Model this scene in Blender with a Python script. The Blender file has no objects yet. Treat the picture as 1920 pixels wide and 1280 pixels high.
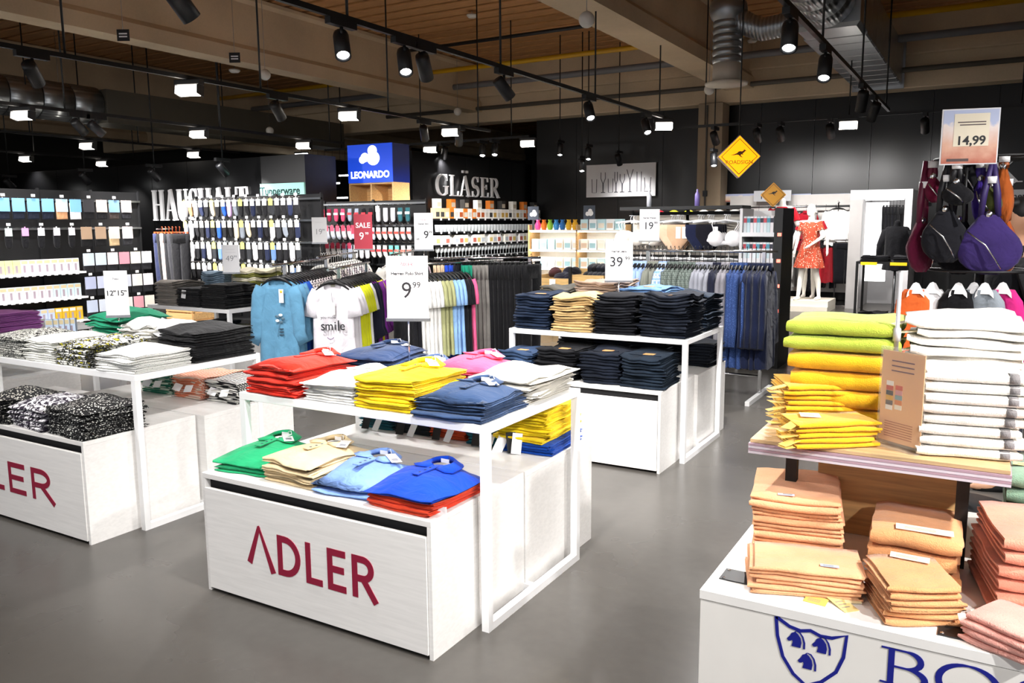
import bpy, bmesh, math, random
from mathutils import Vector, Matrix, noise
PI = math.pi
SC = bpy.context.scene
COL = SC.collection
random.seed(7)

# ------------------------------------------------------------------ camera
FPX, PITCH, ROLL, YAW, EYE = 1530.0, .1435, -.0071, .53, 1.65
def _basis():
    f = Vector((0, math.cos(PITCH), -math.sin(PITCH))); u = Vector((0, math.sin(PITCH), math.cos(PITCH))); x = Vector((1, 0, 0))
    rx = math.cos(ROLL)*x + math.sin(ROLL)*u; ru = -math.sin(ROLL)*x + math.cos(ROLL)*u
    M = Matrix.Rotation(YAW, 3, 'Z')
    return M@rx, M@ru, M@f
RX, RU, FW = _basis(); EYEP = Vector((0, 0, EYE))
cam_d = bpy.data.cameras.new('camera'); cam = bpy.data.objects.new('camera', cam_d); COL.objects.link(cam)
m3 = Matrix((RX, RU, -FW)).transposed(); cam.matrix_world = Matrix.Translation(EYEP) @ m3.to_4x4()
cam_d.sensor_width = 36; cam_d.lens = FPX/1920*36; cam_d.clip_end = 200
SC.camera = cam
def G(x, y, u=None, v=None, z=None):
    """photo pixel -> point on the plane u=, v= or z= (building axes)"""
    d = FW + RX*((x-960)/FPX) - RU*((y-640)/FPX)
    t = u/d.x if u is not None else v/d.y if v is not None else (z-EYE)/d.z
    return EYEP + d*t

# ------------------------------------------------------------------ world, exposure
w = bpy.data.worlds.new('world'); SC.world = w; w.use_nodes = True
w.node_tree.nodes['Background'].inputs[0].default_value = (.93, .95, 1, 1)
w.node_tree.nodes['Background'].inputs[1].default_value = .45
SC.view_settings.view_transform = 'Standard'; SC.view_settings.look = 'None'
SC.view_settings.gamma = 1; SC.view_settings.use_curve_mapping = False
SC.view_settings.exposure = 0.3
SPOT_W, FLOOD_W, LK = 420, 420, .56   # watts of a track spotlight and floodlight lamp, common dimmer

# ------------------------------------------------------------------ materials
def lin(h):
    h = h.lstrip('#'); c = [int(h[i:i+2], 16)/255 for i in (0, 2, 4)]
    return tuple(x/12.92 if x <= .04045 else ((x+.055)/1.055)**2.4 for x in c) + (1,)
MATS = {}
def M(hexc, kind='plain', rough=.5, metal=0, scale=1.0, hex2=None, amt=.12, trans=0, emit=0):
    key = (hexc, kind, rough, metal, scale, hex2, amt, trans, emit)
    if key in MATS: return MATS[key]
    m = bpy.data.materials.new(kind+'_'+hexc.strip('#')); m.use_nodes = True; MATS[key] = m
    nt = m.node_tree; N = nt.nodes; L = nt.links; b = N['Principled BSDF']
    c = lin(hexc); c2 = lin(hex2) if hex2 else None
    b.inputs['Roughness'].default_value = rough; b.inputs['Metallic'].default_value = metal
    def n(t, **k):
        nd = N.new(t)
        for a, v in k.items():
            if a in nd.inputs: nd.inputs[a].default_value = v
            else: setattr(nd, a, v)
        return nd
    tc = n('ShaderNodeTexCoord')
    def mapped(sx=1, sy=1, sz=1):
        mp = n('ShaderNodeMapping'); mp.inputs['Scale'].default_value = (sx, sy, sz); L.new(tc.outputs['Object'], mp.inputs[0]); return mp.outputs[0]
    def ramp(fac, stops):
        r = n('ShaderNodeValToRGB'); e = r.color_ramp.elements
        e[0].position, e[0].color = stops[0]; e[1].position, e[1].color = stops[-1]
        for p, col in stops[1:-1]:
            q = e.new(p); q.color = col
        L.new(fac, r.inputs[0]); return r.outputs[0]
    def shade(k): return tuple(min(1, x*k) for x in c[:3])+(1,)
    def bump(h, s, d=.002):
        bp = n('ShaderNodeBump', Strength=s, Distance=d); L.new(h, bp.inputs['Height']); L.new(bp.outputs[0], b.inputs['Normal'])
    if emit:
        b.inputs['Emission Color'].default_value = c; b.inputs['Emission Strength'].default_value = emit
        b.inputs['Base Color'].default_value = c
        return m
    if trans:
        b.inputs['Alpha'].default_value = 1-trans; b.inputs['Base Color'].default_value = c
        return m
    if kind == 'fabric' or kind == 'terry':
        nz = n('ShaderNodeTexNoise', Scale=9*scale, Detail=5.0)
        L.new(mapped(), nz.inputs['Vector'])
        L.new(ramp(nz.outputs[0], [(.3, shade(1-amt)), (.7, shade(1+amt))]), b.inputs['Base Color'])
        n2 = n('ShaderNodeTexNoise', Scale=(260 if kind == 'terry' else 420)*scale, Detail=2.0); L.new(mapped(), n2.inputs['Vector'])
        n3 = n('ShaderNodeTexNoise', Scale=11*scale, Detail=3.0, Distortion=.8); L.new(mapped(1, 1.6, 1), n3.inputs['Vector'])
        b1 = n('ShaderNodeBump', Strength=.45 if kind == 'fabric' else .25, Distance=.025); L.new(n3.outputs[0], b1.inputs['Height'])
        bp = n('ShaderNodeBump', Strength=.8 if kind == 'terry' else .3, Distance=.003 if kind == 'terry' else .001); L.new(n2.outputs[0], bp.inputs['Height']); L.new(b1.outputs[0], bp.inputs['Normal']); L.new(bp.outputs[0], b.inputs['Normal'])
        b.inputs['Sheen Weight'].default_value = .25 if kind == 'terry' else .1
        b.inputs['Roughness'].default_value = .9; b.inputs['Specular IOR Level'].default_value = .2
    elif kind == 'denim':
        nz = n('ShaderNodeTexNoise', Scale=14, Detail=4.0); L.new(mapped(), nz.inputs['Vector'])
        L.new(ramp(nz.outputs[0], [(.3, shade(.45)), (.72, shade(.95))]), b.inputs['Base Color'])
        n2 = n('ShaderNodeTexNoise', Scale=500.0); L.new(mapped(), n2.inputs['Vector']); bump(n2.outputs[0], .4, .001)
        b.inputs['Roughness'].default_value = .85; b.inputs['Specular IOR Level'].default_value = .2
    elif kind == 'dots':
        vo = n('ShaderNodeTexVoronoi', Scale=scale); L.new(mapped(), vo.inputs['Vector'])
        L.new(ramp(vo.outputs['Distance'], [(amt, c2), (amt+.04, c)]), b.inputs['Base Color']); b.inputs['Roughness'].default_value = .9
    elif kind == 'floral':
        vo = n('ShaderNodeTexVoronoi', Scale=scale); nz = n('ShaderNodeTexNoise', Scale=scale*1.4, Detail=3.0, Distortion=1.2)
        L.new(mapped(), nz.inputs['Vector']); L.new(mapped(), vo.inputs['Vector'])
        L.new(ramp(nz.outputs[0], [(.47, c), (.49, c2), (.62, c2), (.64, lin('#d8d020') if amt > .5 else c)]), b.inputs['Base Color']); b.inputs['Roughness'].default_value = .9
    elif kind in ('stripes', 'stripesz'):
        wv = n('ShaderNodeTexWave', Scale=scale, wave_type='BANDS', bands_direction='Y' if kind == 'stripes' else 'Z'); L.new(mapped(), wv.inputs['Vector'])
        L.new(ramp(wv.outputs['Fac'], [(.5, c), (.6, c2)]), b.inputs['Base Color']); b.inputs['Roughness'].default_value = .9
    elif kind == 'plaid':
        w1 = n('ShaderNodeTexWave', Scale=scale, bands_direction='X'); w2 = n('ShaderNodeTexWave', Scale=scale, bands_direction='Z')
        L.new(mapped(), w1.inputs['Vector']); L.new(mapped(), w2.inputs['Vector'])
        mx = n('ShaderNodeMath', operation='MAXIMUM'); L.new(w1.outputs['Fac'], mx.inputs[0]); L.new(w2.outputs['Fac'], mx.inputs[1])
        L.new(ramp(mx.outputs[0], [(.8, c), (.97, c2)]), b.inputs['Base Color']); b.inputs['Roughness'].default_value = .9
    elif kind == 'wood':
        nz = n('ShaderNodeTexNoise', Scale=4*scale, Detail=6.0, Distortion=.6); L.new(mapped(1, 14, 14), nz.inputs['Vector'])
        L.new(ramp(nz.outputs[0], [(.3, shade(.72)), (.7, shade(1.2))]), b.inputs['Base Color']); bump(nz.outputs[0], .15)
    elif kind == 'whitewood':
        nz = n('ShaderNodeTexNoise', Scale=5.0, Detail=6.0, Distortion=.4); L.new(mapped(1, 8, 16), nz.inputs['Vector'])
        L.new(ramp(nz.outputs[0], [(.35, shade(.95)), (.65, shade(1.03))]), b.inputs['Base Color']); bump(nz.outputs[0], .06, .0006)
    elif kind == 'concrete':
        nz = n('ShaderNodeTexNoise', Scale=.55*scale, Detail=5.0, Roughness=.5); L.new(mapped(), nz.inputs['Vector'])
        n2 = n('ShaderNodeTexNoise', Scale=18*scale, Detail=4.0); L.new(mapped(), n2.inputs['Vector'])
        mx = n('ShaderNodeMath', operation='MULTIPLY_ADD'); mx.inputs[1].default_value = .22; L.new(n2.outputs[0], mx.inputs[0]); L.new(nz.outputs[0], mx.inputs[2])
        L.new(ramp(mx.outputs[0], [(.35, shade(1-amt*1.6)), (.8, shade(1+amt*1.6))]), b.inputs['Base Color'])
        rr = n('ShaderNodeMapRange'); rr.inputs[3].default_value = max(.05, rough-.07); rr.inputs[4].default_value = rough+.1; L.new(nz.outputs[0], rr.inputs[0]); L.new(rr.outputs[0], b.inputs['Roughness'])
        bump(n2.outputs[0], .08)
    elif kind == 'ribbed':
        wv = n('ShaderNodeTexWave', Scale=scale, bands_direction='X'); L.new(mapped(), wv.inputs['Vector'])
        L.new(ramp(wv.outputs['Fac'], [(.2, shade(.8)), (.8, shade(1.1))]), b.inputs['Base Color']); bump(wv.outputs['Fac'], .6, .01)
    elif kind == 'poster':
        sp = n('ShaderNodeSeparateXYZ'); L.new(tc.outputs['Generated'], sp.inputs[0]); nz = n('ShaderNodeTexNoise', Scale=4.0, Detail=4.0); L.new(tc.outputs['Generated'], nz.inputs['Vector'])
        ad = n('ShaderNodeMath', operation='MULTIPLY_ADD'); ad.inputs[1].default_value = .45; L.new(nz.outputs[0], ad.inputs[0]); L.new(sp.outputs[2], ad.inputs[2])
        L.new(ramp(ad.outputs[0], [(.2, c), (.55, c2), (.95, lin('#e9dcd8')), (1, lin('#b4bedc'))]), b.inputs['Base Color'])
    else:
        nz = n('ShaderNodeTexNoise', Scale=6*scale, Detail=3.0); L.new(mapped(), nz.inputs['Vector'])
        L.new(ramp(nz.outputs[0], [(.3, shade(.97)), (.7, shade(1.03))]), b.inputs['Base Color'])
    return m
WHITE = M('#efedea', 'whitewood', rough=.42); WMETAL = M('#f2f2f2', rough=.35); BLACK = M('#0b0b0d', rough=.5); DARK = M('#16171a', rough=.45)
CHROME = M('#d8d8da', rough=.18, metal=1); STEEL = M('#9a9da0', rough=.35, metal=1); CARD = M('#f4f4f6', rough=.6); INK = M('#1c1c22', rough=.6)
CRIMSON = M('#8e1034', rough=.5); PANELB = M('#070708', rough=.3); CONC = M('#cdb99b', 'concrete', rough=.85, scale=1.6, amt=.1); OAK = M('#c9a06a', 'wood', rough=.55)
GALV = M('#a7abae', 'ribbed', rough=.34, metal=.9, scale=6.0); DUCTM = M('#a7abae', rough=.35, metal=.85); GLASS = M('#eef4f6', rough=.03, trans=.62); ACRYL = M('#f4f8fa', rough=.05, trans=.9)
LAMP = M('#ffffff', emit=26); LAMPW = M('#fff6ea', emit=16); YPIPE = M('#c8980c', rough=.4)

# ------------------------------------------------------------------ mesh helpers
class MB:
    def __init__(s): s.v = []; s.f = []; s.sm = []
    def add(s, vs, fs, smooth=False):
        o = len(s.v); s.v += [tuple(p) for p in vs]; s.f += [[o+i for i in f] for f in fs]; s.sm += [smooth]*len(fs); return s
    def box(s, a, b, rz=0, c=None, bev=0):
        x0, y0, z0 = a; x1, y1, z1 = b
        if bev:
            k = bev; P = []; 
            for z, i in ((z0, k), (z0+k, 0), (z1-k, 0), (z1, k)):
                P.append([(x0+i, y0+i, z), (x1-i, y0+i, z), (x1-i, y1-i, z), (x0+i, y1-i, z)])
            return s.loft(P, smooth=False)
        vs = [Vector(p) for p in ((x0,y0,z0),(x1,y0,z0),(x1,y1,z0),(x0,y1,z0),(x0,y0,z1),(x1,y0,z1),(x1,y1,z1),(x0,y1,z1))]
        if rz:
            cc = Vector(c) if c else Vector(((x0+x1)/2, (y0+y1)/2, 0)); R = Matrix.Rotation(rz, 3, 'Z')
            vs = [R@(p-cc)+cc for p in vs]
        return s.add(vs, [(0,3,2,1),(4,5,6,7),(0,1,5,4),(1,2,6,5),(2,3,7,6),(3,0,4,7)])
    def loft(s, rings, cap=True, smooth=True, closed=True):
        n = len(rings[0]); vs = [p for r in rings for p in r]; fs = []
        for i in range(len(rings)-1):
            for j in range(n if closed else n-1):
                k = (j+1) % n; fs.append((i*n+j, i*n+k, (i+1)*n+k, (i+1)*n+j))
        s.add(vs, fs, smooth)
        if cap:
            o = len(s.v)-len(vs)
            s.f.append([o+j for j in range(n)][::-1]); s.f.append([o+(len(rings)-1)*n+j for j in range(n)]); s.sm += [False, False]
        return s
    def tube(s, path, r, n=8, cap=True):
        path = [Vector(p) for p in path]; rs = r if isinstance(r, (list, tuple)) else [r]*len(path); rings = []
        up = Vector((0, 0, 1))
        d0 = (path[1]-path[0]).normalized(); a = d0.orthogonal().normalized()
        for i, p in enumerate(path):
            d = (path[min(i+1, len(path)-1)]-path[max(i-1, 0)]).normalized()
            a = (a-d*a.dot(d)).normalized(); b = d.cross(a)
            rings.append([p+(a*math.cos(2*PI*k/n)+b*math.sin(2*PI*k/n))*rs[i] for k in range(n)])
        return s.loft(rings, cap)
    def lathe(s, prof, c=(0, 0, 0), n=16, sx=1, sy=1):
        c = Vector(c)
        return s.loft([[c+Vector((r*math.cos(2*PI*k/n)*sx, r*math.sin(2*PI*k/n)*sy, z)) for k in range(n)] for r, z in prof])
    def prism(s, poly, d0, d1, plane='xz'):
        """poly of 2d points extruded along the third axis from d0 to d1"""
        f = {'xz': lambda a, b, d: (a, d, b), 'yz': lambda a, b, d: (d, a, b), 'xy': lambda a, b, d: (a, b, d)}[plane]
        n = len(poly); vs = [f(a, b, d0) for a, b in poly]+[f(a, b, d1) for a, b in poly]
        fs = [list(range(n)), list(range(2*n-1, n-1, -1))]+[(i, n+i, n+(i+1) % n, (i+1) % n) for i in range(n)]
        return s.add(vs, fs)
    def ell(s, c, r, n=12, m=8):
        c = Vector(c); rings = []
        for i in range(m+1):
            t = -PI/2+PI*i/m; k = max(math.cos(t), .02)
            rings.append([c+Vector((r[0]*k*math.cos(2*PI*j/n), r[1]*k*math.sin(2*PI*j/n), r[2]*math.sin(t))) for j in range(n)])
        return s.loft(rings)
    def xf(s, mat):
        s.v = [tuple(mat@Vector(p)) for p in s.v]; return s
    def mesh(s, name):
        me = bpy.data.meshes.new(name); me.from_pydata(s.v, [], s.f); me.polygons.foreach_set('use_smooth', s.sm)
        bm = bmesh.new(); bm.from_mesh(me); bmesh.ops.recalc_face_normals(bm, faces=bm.faces); bm.to_mesh(me); bm.free()
        me.materials.append(None); return me
    def build(s, name, mat, parent=None, **k): return put(name, s.mesh(name), mat, parent, **k)
def put(name, me, mat, parent=None, loc=(0, 0, 0), rot=(0, 0, 0), label=None, cat=None, group=None, kind=None, scale=None):
    o = bpy.data.objects.new(name, me); COL.objects.link(o)
    o.location = loc; o.rotation_euler = rot if isinstance(rot, (tuple, list)) else (0, 0, rot)
    if scale: o.scale = scale
    if parent: o.parent = parent
    if me is not None and mat is not None:
        if not me.materials: me.materials.append(None)
        o.material_slots[0].link = 'OBJECT'; o.material_slots[0].material = mat
    if label: o['label'] = label
    if cat: o['category'] = cat
    if group: o['group'] = group
    if kind: o['kind'] = kind
    return o
def thing(name, label, cat, loc=(0, 0, 0), rot=(0, 0, 0), group=None): return put(name, None, None, None, loc, rot, label, cat, group)
def box(name, a, b, mat, parent=None, bev=0, **k): return MB().box(a, b, bev=bev).build(name, mat, parent, **k)
TXT = {}
def text_mesh(s, size, bold=0, align='CENTER', depth=.0008):
    key = (s, size, bold, align)
    if key not in TXT:
        cu = bpy.data.curves.new('t', 'FONT'); cu.body = s; cu.size = size; cu.align_x = align; cu.align_y = 'CENTER'; cu.offset = bold; cu.extrude = depth; cu.resolution_u = 3
        o = bpy.data.objects.new('t', cu); COL.objects.link(o); bpy.context.view_layer.update()
        me = bpy.data.meshes.new_from_object(o.evaluated_get(bpy.context.evaluated_depsgraph_get()))
        bpy.data.objects.remove(o); me.materials.clear(); me.materials.append(None); TXT[key] = me
    return TXT[key]
def text(s, size, mat, parent, x, z, y, bold=0, align='CENTER', name='lettering', rz=0):
    """flat lettering standing in the local xz plane, facing -y"""
    return put(name, text_mesh(s, size, bold, align), mat, parent, (x, y, z), (PI/2, 0, rz))

# ---- lettering built of strokes
def stroke(mb, pts, ws, d0, d1, ox=0, oz=0, k=1, plane='xz'):
    n = len(pts); ws = ws if isinstance(ws, (list, tuple)) else [ws]*n; Lp = []; Rp = []
    for i, p in enumerate(pts):
        a = Vector(pts[max(i-1, 0)]); b = Vector(pts[min(i+1, n-1)]); d = (b-a).normalized(); nn = Vector((-d.y, d.x))*ws[i]/2; q = Vector(p)
        Lp.append(q+nn); Rp.append(q-nn)
    f = (lambda p, d: (ox+p.x*k, d, oz+p.y*k))
    vs = []
    for a, b in zip(Lp, Rp): vs += [f(a, d0), f(b, d0), f(a, d1), f(b, d1)]
    fs = [(0, 1, 3, 2), (4*n-4, 4*n-2, 4*n-1, 4*n-3)]
    for i in range(n-1):
        o = 4*i; fs += [(o, o+4, o+5, o+1), (o+2, o+3, o+7, o+6), (o, o+2, o+6, o+4), (o+1, o+5, o+7, o+3)]
    mb.add(vs, fs)
def arc(cx, cz, rx, rz, a0, a1, n=14): return [(cx+rx*math.cos(math.radians(a0+(a1-a0)*i/n)), cz+rz*math.sin(math.radians(a0+(a1-a0)*i/n))) for i in range(n+1)]
def arcw(a0, a1, lo, hi, n=14): return [lo+(hi-lo)*abs(math.cos(math.radians(a0+(a1-a0)*i/n))) for i in range(n+1)]
def serif_letters(T=.15, t=.045):
    s = .11
    def st(x, z0=0, z1=1, w=T): return [([(x, z0), (x, z1)], w), ([(x-w/2-s*.7, z0+t/2), (x+w/2+s*.7, z0+t/2)], t), ([(x-w/2-s*.7, z1-t/2), (x+w/2+s*.7, z1-t/2)], t)]
    Lt = {}
    Lt['L'] = (.68, st(.2)+[([(.2, t/2), (.66, t/2)], t), ([(.62, 0), (.66, .24)], [.05, .05])])
    Lt['E'] = (.72, st(.2)+[([(.2, t/2), (.66, t/2)], t), ([(.2, 1-t/2), (.62, 1-t/2)], t), ([(.2, .52), (.5, .52)], t), ([(.62, 0), (.66, .24)], .05), ([(.6, 1), (.62, .78)], .05), ([(.5, .4), (.5, .64)], .05)])
    Lt['H'] = (.92, st(.2)+st(.72)+[([(.2, .52), (.72, .52)], t)])
    Lt['T'] = (.8, st(.4)+[([(.05, 1-t/2), (.75, 1-t/2)], t), ([(.07, 1), (.05, .76)], .05), ([(.73, 1), (.75, .76)], .05)])
    Lt['U'] = (.86, [([(.2, 1), (.2, .32)], T), (arc(.43, .32, .23, .3, 180, 360), [T-(T-t)*i/14 for i in range(15)]), ([(.66, .32), (.66, 1)], t), ([(.05, 1-t/2), (.36, 1-t/2)], t), ([(.55, 1-t/2), (.78, 1-t/2)], t)])
    A = [([(.12, 0), (.42, .98)], t), ([(.44, 1), (.74, 0)], T), ([(.2, .33), (.62, .33)], t), ([(.0, t/2), (.25, t/2)], t), ([(.56, t/2), (.9, t/2)], t)]
    Lt['A'] = (.88, A); Lt['Ä'] = (.88, A+[([(.24, 1.2), (.36, 1.2)], .12), ([(.54, 1.2), (.66, 1.2)], .12)])
    Lt['S'] = (.66, [(arc(.33, .735, .22, .245, 30, 270, 12)[:-1]+arc(.33, .255, .235, .245, 90, -150, 12), [.05+.11*math.exp(-((i-12)/5.0)**2) for i in range(25)]), ([(.53, 1.0), (.53, .74)], .045), ([(.1, .0), (.1, .28)], .045)])
    Lt['G'] = (.9, [(arc(.47, .5, .39, .48, 48, 318, 22), arcw(48, 318, t, T*1.05, 22)), ([(.74, .08), (.74, .44)], T), ([(.56, .44), (.88, .44)], t), ([(.76, 1), (.78, .7)], .045)])
    Lt['R'] = (.84, st(.2)+[([(.2, 1-t/2), (.42, 1-t/2)], t), (arc(.42, .74, .22, .237, 90, -90), arcw(90, -90, t, T)), ([(.2, .5), (.42, .5)], t), ([(.4, .5), (.74, .03)], T), ([(.62, t/2), (.86, t/2)], t)])
    Lt['B'] = (.86, st(.22)+[([(.2, 1-t/2), (.44, 1-t/2)], t), (arc(.44, .745, .21, .232, 90, -90), arcw(90, -90, t, T)), ([(.2, .515), (.46, .515)], t), (arc(.46, .27, .26, .247, 90, -90), arcw(90, -90, t, T*1.1)), ([(.2, t/2), (.46, t/2)], t)])
    Lt['O'] = (1.02, [(arc(.5, .5, .42, .48, 0, 360, 32), arcw(0, 360, t, T*1.05, 32))])
    Lt['X'] = (.9, [([(.1, 1), (.72, 0)], T*1.15), ([(.1, 0), (.7, 1)], t), ([(0, 1-t/2), (.3, 1-t/2)], t), ([(.52, 1-t/2), (.84, 1-t/2)], t), ([(0, t/2), (.28, t/2)], t), ([(.5, t/2), (.88, t/2)], t)])
    return Lt
SERIF = serif_letters()
def sans_letters(T=.16):
    Lt = {}
    Lt['^'] = (.82, [([(.03, .1), (.38, 1.08)], [.17, .1]), ([(.36, 1.1), (.78, -.02)], [.06, .17])])
    Lt['D'] = (.8, [([(.14, 0), (.14, 1)], T), ([(.14, T/2), (.3, T/2)], T), ([(.14, 1-T/2), (.3, 1-T/2)], T), (arc(.3, .5, .38, .5-T/2, -90, 90), T)])
    Lt['L'] = (.58, [([(.14, 0), (.14, 1)], T), ([(.14, T/2), (.54, T/2)], T)])
    Lt['E'] = (.64, [([(.14, 0), (.14, 1)], T), ([(.14, T/2), (.58, T/2)], T), ([(.14, .52), (.53, .52)], T), ([(.14, 1-T/2), (.58, 1-T/2)], T)])
    Lt['R'] = (.76, [([(.14, 0), (.14, 1)], T), ([(.14, 1-T/2), (.36, 1-T/2)], T), ([(.14, .47), (.36, .47)], T), (arc(.36, .695, .22, .225, -90, 90), T), ([(.36, .47), (.7, -.04)], T)])
    return Lt
SANS = sans_letters()
def letters(word, h, font, mat, parent, x, z, y, depth=.02, gap=.06, sx=1.0, name='letter'):
    """each letter a mesh of its own, in the local xz plane facing -y"""
    for ch in word:
        adv, sts = font[ch]; mb = MB()
        for i, (pts, ws) in enumerate(sts): stroke(mb, [(a*sx, b) for a, b in pts], ws, -depth/2-i*.0001, depth/2+i*.0001, 0, 0, h)
        mb.build(name, mat, parent, loc=(x, y, z)); x += (adv*sx+gap)*h
    return x

# ---- folded cloth: a ribbon folded in layers, swept along x
def fold_mesh(name, wd, dp, t, layers=4, seed=0, warp=None, nx=9, rag=.006, taper=0.0, wav=.006, gapf=1.12):
    rnd = random.Random(seed); path = []; lay = []; pitch = t*gapf
    for k in range(layers):
        z = (k+.5)*pitch; ya, yb = (dp/2, -dp/2) if k % 2 == 0 else (-dp/2, dp/2)
        jf = rnd.uniform(-rag, rag) if k else 0
        for i in range(6): path.append((ya+(yb-ya)*i/5+(jf if i in (0, 5) else 0), z)); lay.append(k)
        if k < layers-1:
            sg = -1 if k % 2 == 0 else 1
            for a in (-50, 0, 50):
                path.append((yb+sg*pitch*.5*math.cos(math.radians(a))*1.15+jf, z+pitch*.5+pitch*.5*math.sin(math.radians(a)))); lay.append(k+.5)
    n = len(path); Lp = []; Rp = []
    for i, p in enumerate(path):
        a = Vector(path[max(i-1, 0)]); b = Vector(path[min(i+1, n-1)]); d = (b-a).normalized(); nn = Vector((-d.y, d.x))*t*.47; q = Vector(p)
        Lp.append(q+nn); Rp.append(q-nn)
    ring = Lp+Rp[::-1]; rl = lay+lay[::-1]; cen = path+path[::-1]; m = len(ring)
    H = layers*pitch; off = [rnd.uniform(-rag, rag) for _ in range(layers+1)]; off2 = [rnd.uniform(-rag, rag) for _ in range(layers+1)]
    s0 = Vector((rnd.uniform(0, 50), rnd.uniform(0, 50), rnd.uniform(0, 50))); vs = []
    for ix in range(nx):
        f = ix/(nx-1)
        e = 1.0 if 0 < ix < nx-1 else .45
        for j in range(m):
            q = Vector(cen[j])+(ring[j]-Vector(cen[j]))*e
            hw = wd/2*(1-taper*(.5+q.x/dp))
            o = off[int(rl[j])]*(f-.5)*2 if f > .5 else off2[int(rl[j])]*(.5-f)*2
            x = (f-.5)*2*hw+o; y = q.x; z = q.y
            nv = Vector((x*9, y*9, z*12))+s0
            y += wav*noise.noise(nv)*1.6; x += wav*.7*noise.noise(nv+Vector((9, 3, 1)))
            if warp: z += warp(x, y, z, H)
            vs.append((x, y, max(z, .0006)))
    mb = MB(); fs = []
    for ix in range(nx-1):
        for j in range(m):
            k = (j+1) % m; fs.append((ix*m+j, ix*m+k, (ix+1)*m+k, (ix+1)*m+j))
    mb.add(vs, fs, True)
    for base in (0, (nx-1)*m):
        mb.add([vs[base+j] for j in range(m)], [(i, i+1, m-2-i, m-1-i) for i in range(n-1)], False)
    return mb.mesh(name), H
def stack(name, label, cat, pos, n, wd, dp, t, mats, layers=4, rot=0, seed=1, jit=.008, amp=.006, toplabel=None, taper=0, group=None, dome=.0, nx=9, rag=.006, wav=.006, rjit=.035, gapf=1.12):
    """a pile of folded cloth, each piece a thing of its own; returns the topmost piece and its height"""
    rnd = random.Random(seed); z = pos[2]; mats = mats if isinstance(mats, list) else [mats]; o = None; Ht = n*layers*t*gapf
    s0 = Vector((rnd.uniform(0, 90), rnd.uniform(0, 90), 0)); zz = [0.0]
    def warp(x, y, lz, H):
        g = min(1, (zz[0]+lz)/max(Ht, .001))
        return g*(amp*2*noise.noise(Vector((x*5, y*5, 0))+s0)+dome*max(0, 1-(2*x/wd)**4)*max(0, 1-(2*y/dp)**4)-dome*.5+amp*.9*noise.noise(Vector((x*13, y*11, 4))+s0))
    for i in range(n):
        zz[0] = z-pos[2]
        me, H = fold_mesh(name, wd*rnd.uniform(.97, 1.02), dp*rnd.uniform(.97, 1.02), t, layers, rnd.randint(0, 99999), warp, nx, rag, taper, wav, gapf)
        top = i == n-1
        o = put(name, me, mats[i % len(mats)], None, (pos[0]+rnd.uniform(-jit, jit), pos[1]+rnd.uniform(-jit, jit), z), rot+rnd.uniform(-rjit, rjit),
                (toplabel if top and toplabel else label[i % len(label)] if isinstance(label, list) else label), cat)
        if n > 1 and not (top and toplabel): o['group'] = group or ('stack: '+(label if isinstance(label, str) else label[i % len(label)]))
        z += H+.0006
    return o, z, H
def surf(o, x, y):
    """height of the top of a folded piece in its own axes"""
    b = -1
    for v in o.data.vertices:
        if abs(v.co.x-x) < .035 and abs(v.co.y-y) < .05: b = max(b, v.co.z)
    return b if b > 0 else max(v.co.z for v in o.data.vertices)

# ================================================================== the setting
ST = dict(kind='structure')
box('floor', (-27, -4, -.1), (7, 33, 0), M('#4e4b47', 'concrete', rough=.26, scale=1.0, amt=.13), label='grey polished concrete floor of the shop', **ST)
DECK = M('#b98552', 'wood', rough=.7)
ceil = box('ceiling', (-27, -4, 5.62), (7, 33, 5.75), M('#5b3f24', 'wood', rough=.8), label='brown timber deck ceiling', **ST)
pl = MB().box((-17, -.165, -.03), (17, .165, .07), bev=.012).mesh('plank')
for i in range(84): put('plank', pl, DECK, ceil, (-10, -3.6+i*.43, 5.55))
def wall_panels(name, a, b, h, n, mat, label, side, z0=0, t=.06):
    """a wall from a to b made of n tall panels proud of a dark core"""
    a = Vector(a); b = Vector(b); d = b-a; L = d.length; ang = math.atan2(d.y, d.x)
    core = MB().box((0, .03, z0), (L, .16, h)).build(name, BLACK, None, loc=(a.x, a.y, 0), rot=ang, label=label, **ST)
    pw = L/n; me = MB().box((.004, -t/2, z0+.01), (pw-.004, .03, h-.004), bev=.004).mesh('panel')
    for i in range(n): put('panel', me, mat, core, (i*pw, 0, 0))
    return core
wall_back = wall_panels('wall_back', (-9.9, 18.2), (6.5, 18.2), 4.2, 15, PANELB, 'black panelled back wall of the textile department', 'back')
wall_gl = wall_panels('wall_glass_department', (-10.1, 13.3), (-10.1, 18.2), 3.1, 5, PANELB, 'black panelled wall above the glassware shelves', 'left')
wall_gl.rotation_euler.z = PI/2
wall_h = wall_panels('wall_household', (-24, 11.1), (-11.75, 11.1), 2.92, 11, PANELB, 'long black panelled wall of the household department', 'h')
box('wall_far', (-27, 32.7, 0), (7, 33, 5.6), M('#1b1917', rough=.8), label='distant dark wall at the end of the hall', **ST)
box('wall_left', (-27, -4, 0), (-26.7, 33, 5.6), M('#22201d', rough=.8), label='distant dark side wall of the hall', **ST)
box('wall_right', (6.6, -4, 0), (6.9, 33, 5.6), M('#6b655c', rough=.8), label='side wall of the hall beyond the bag rack', **ST)
# tower block with the teal sign at the end of the household wall
tw = box('wall_tower', (-11.72, 10.9, 0), (-10.62, 11.7, 2.9), BLACK, label='black tower block at the end of the household wall', **ST)
sg = thing('shop_sign', 'pale teal lettered sign on the black tower block', 'sign', (-11.72, 10.88, 2.1))
box('board', (0, -.02, 0), (1.1, .015, .3), M('#8fc4b8', rough=.95), sg); text('Tupperware', .2, M('#0c2c2c', rough=.95), sg, .5, .16, -.024, .004)
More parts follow.
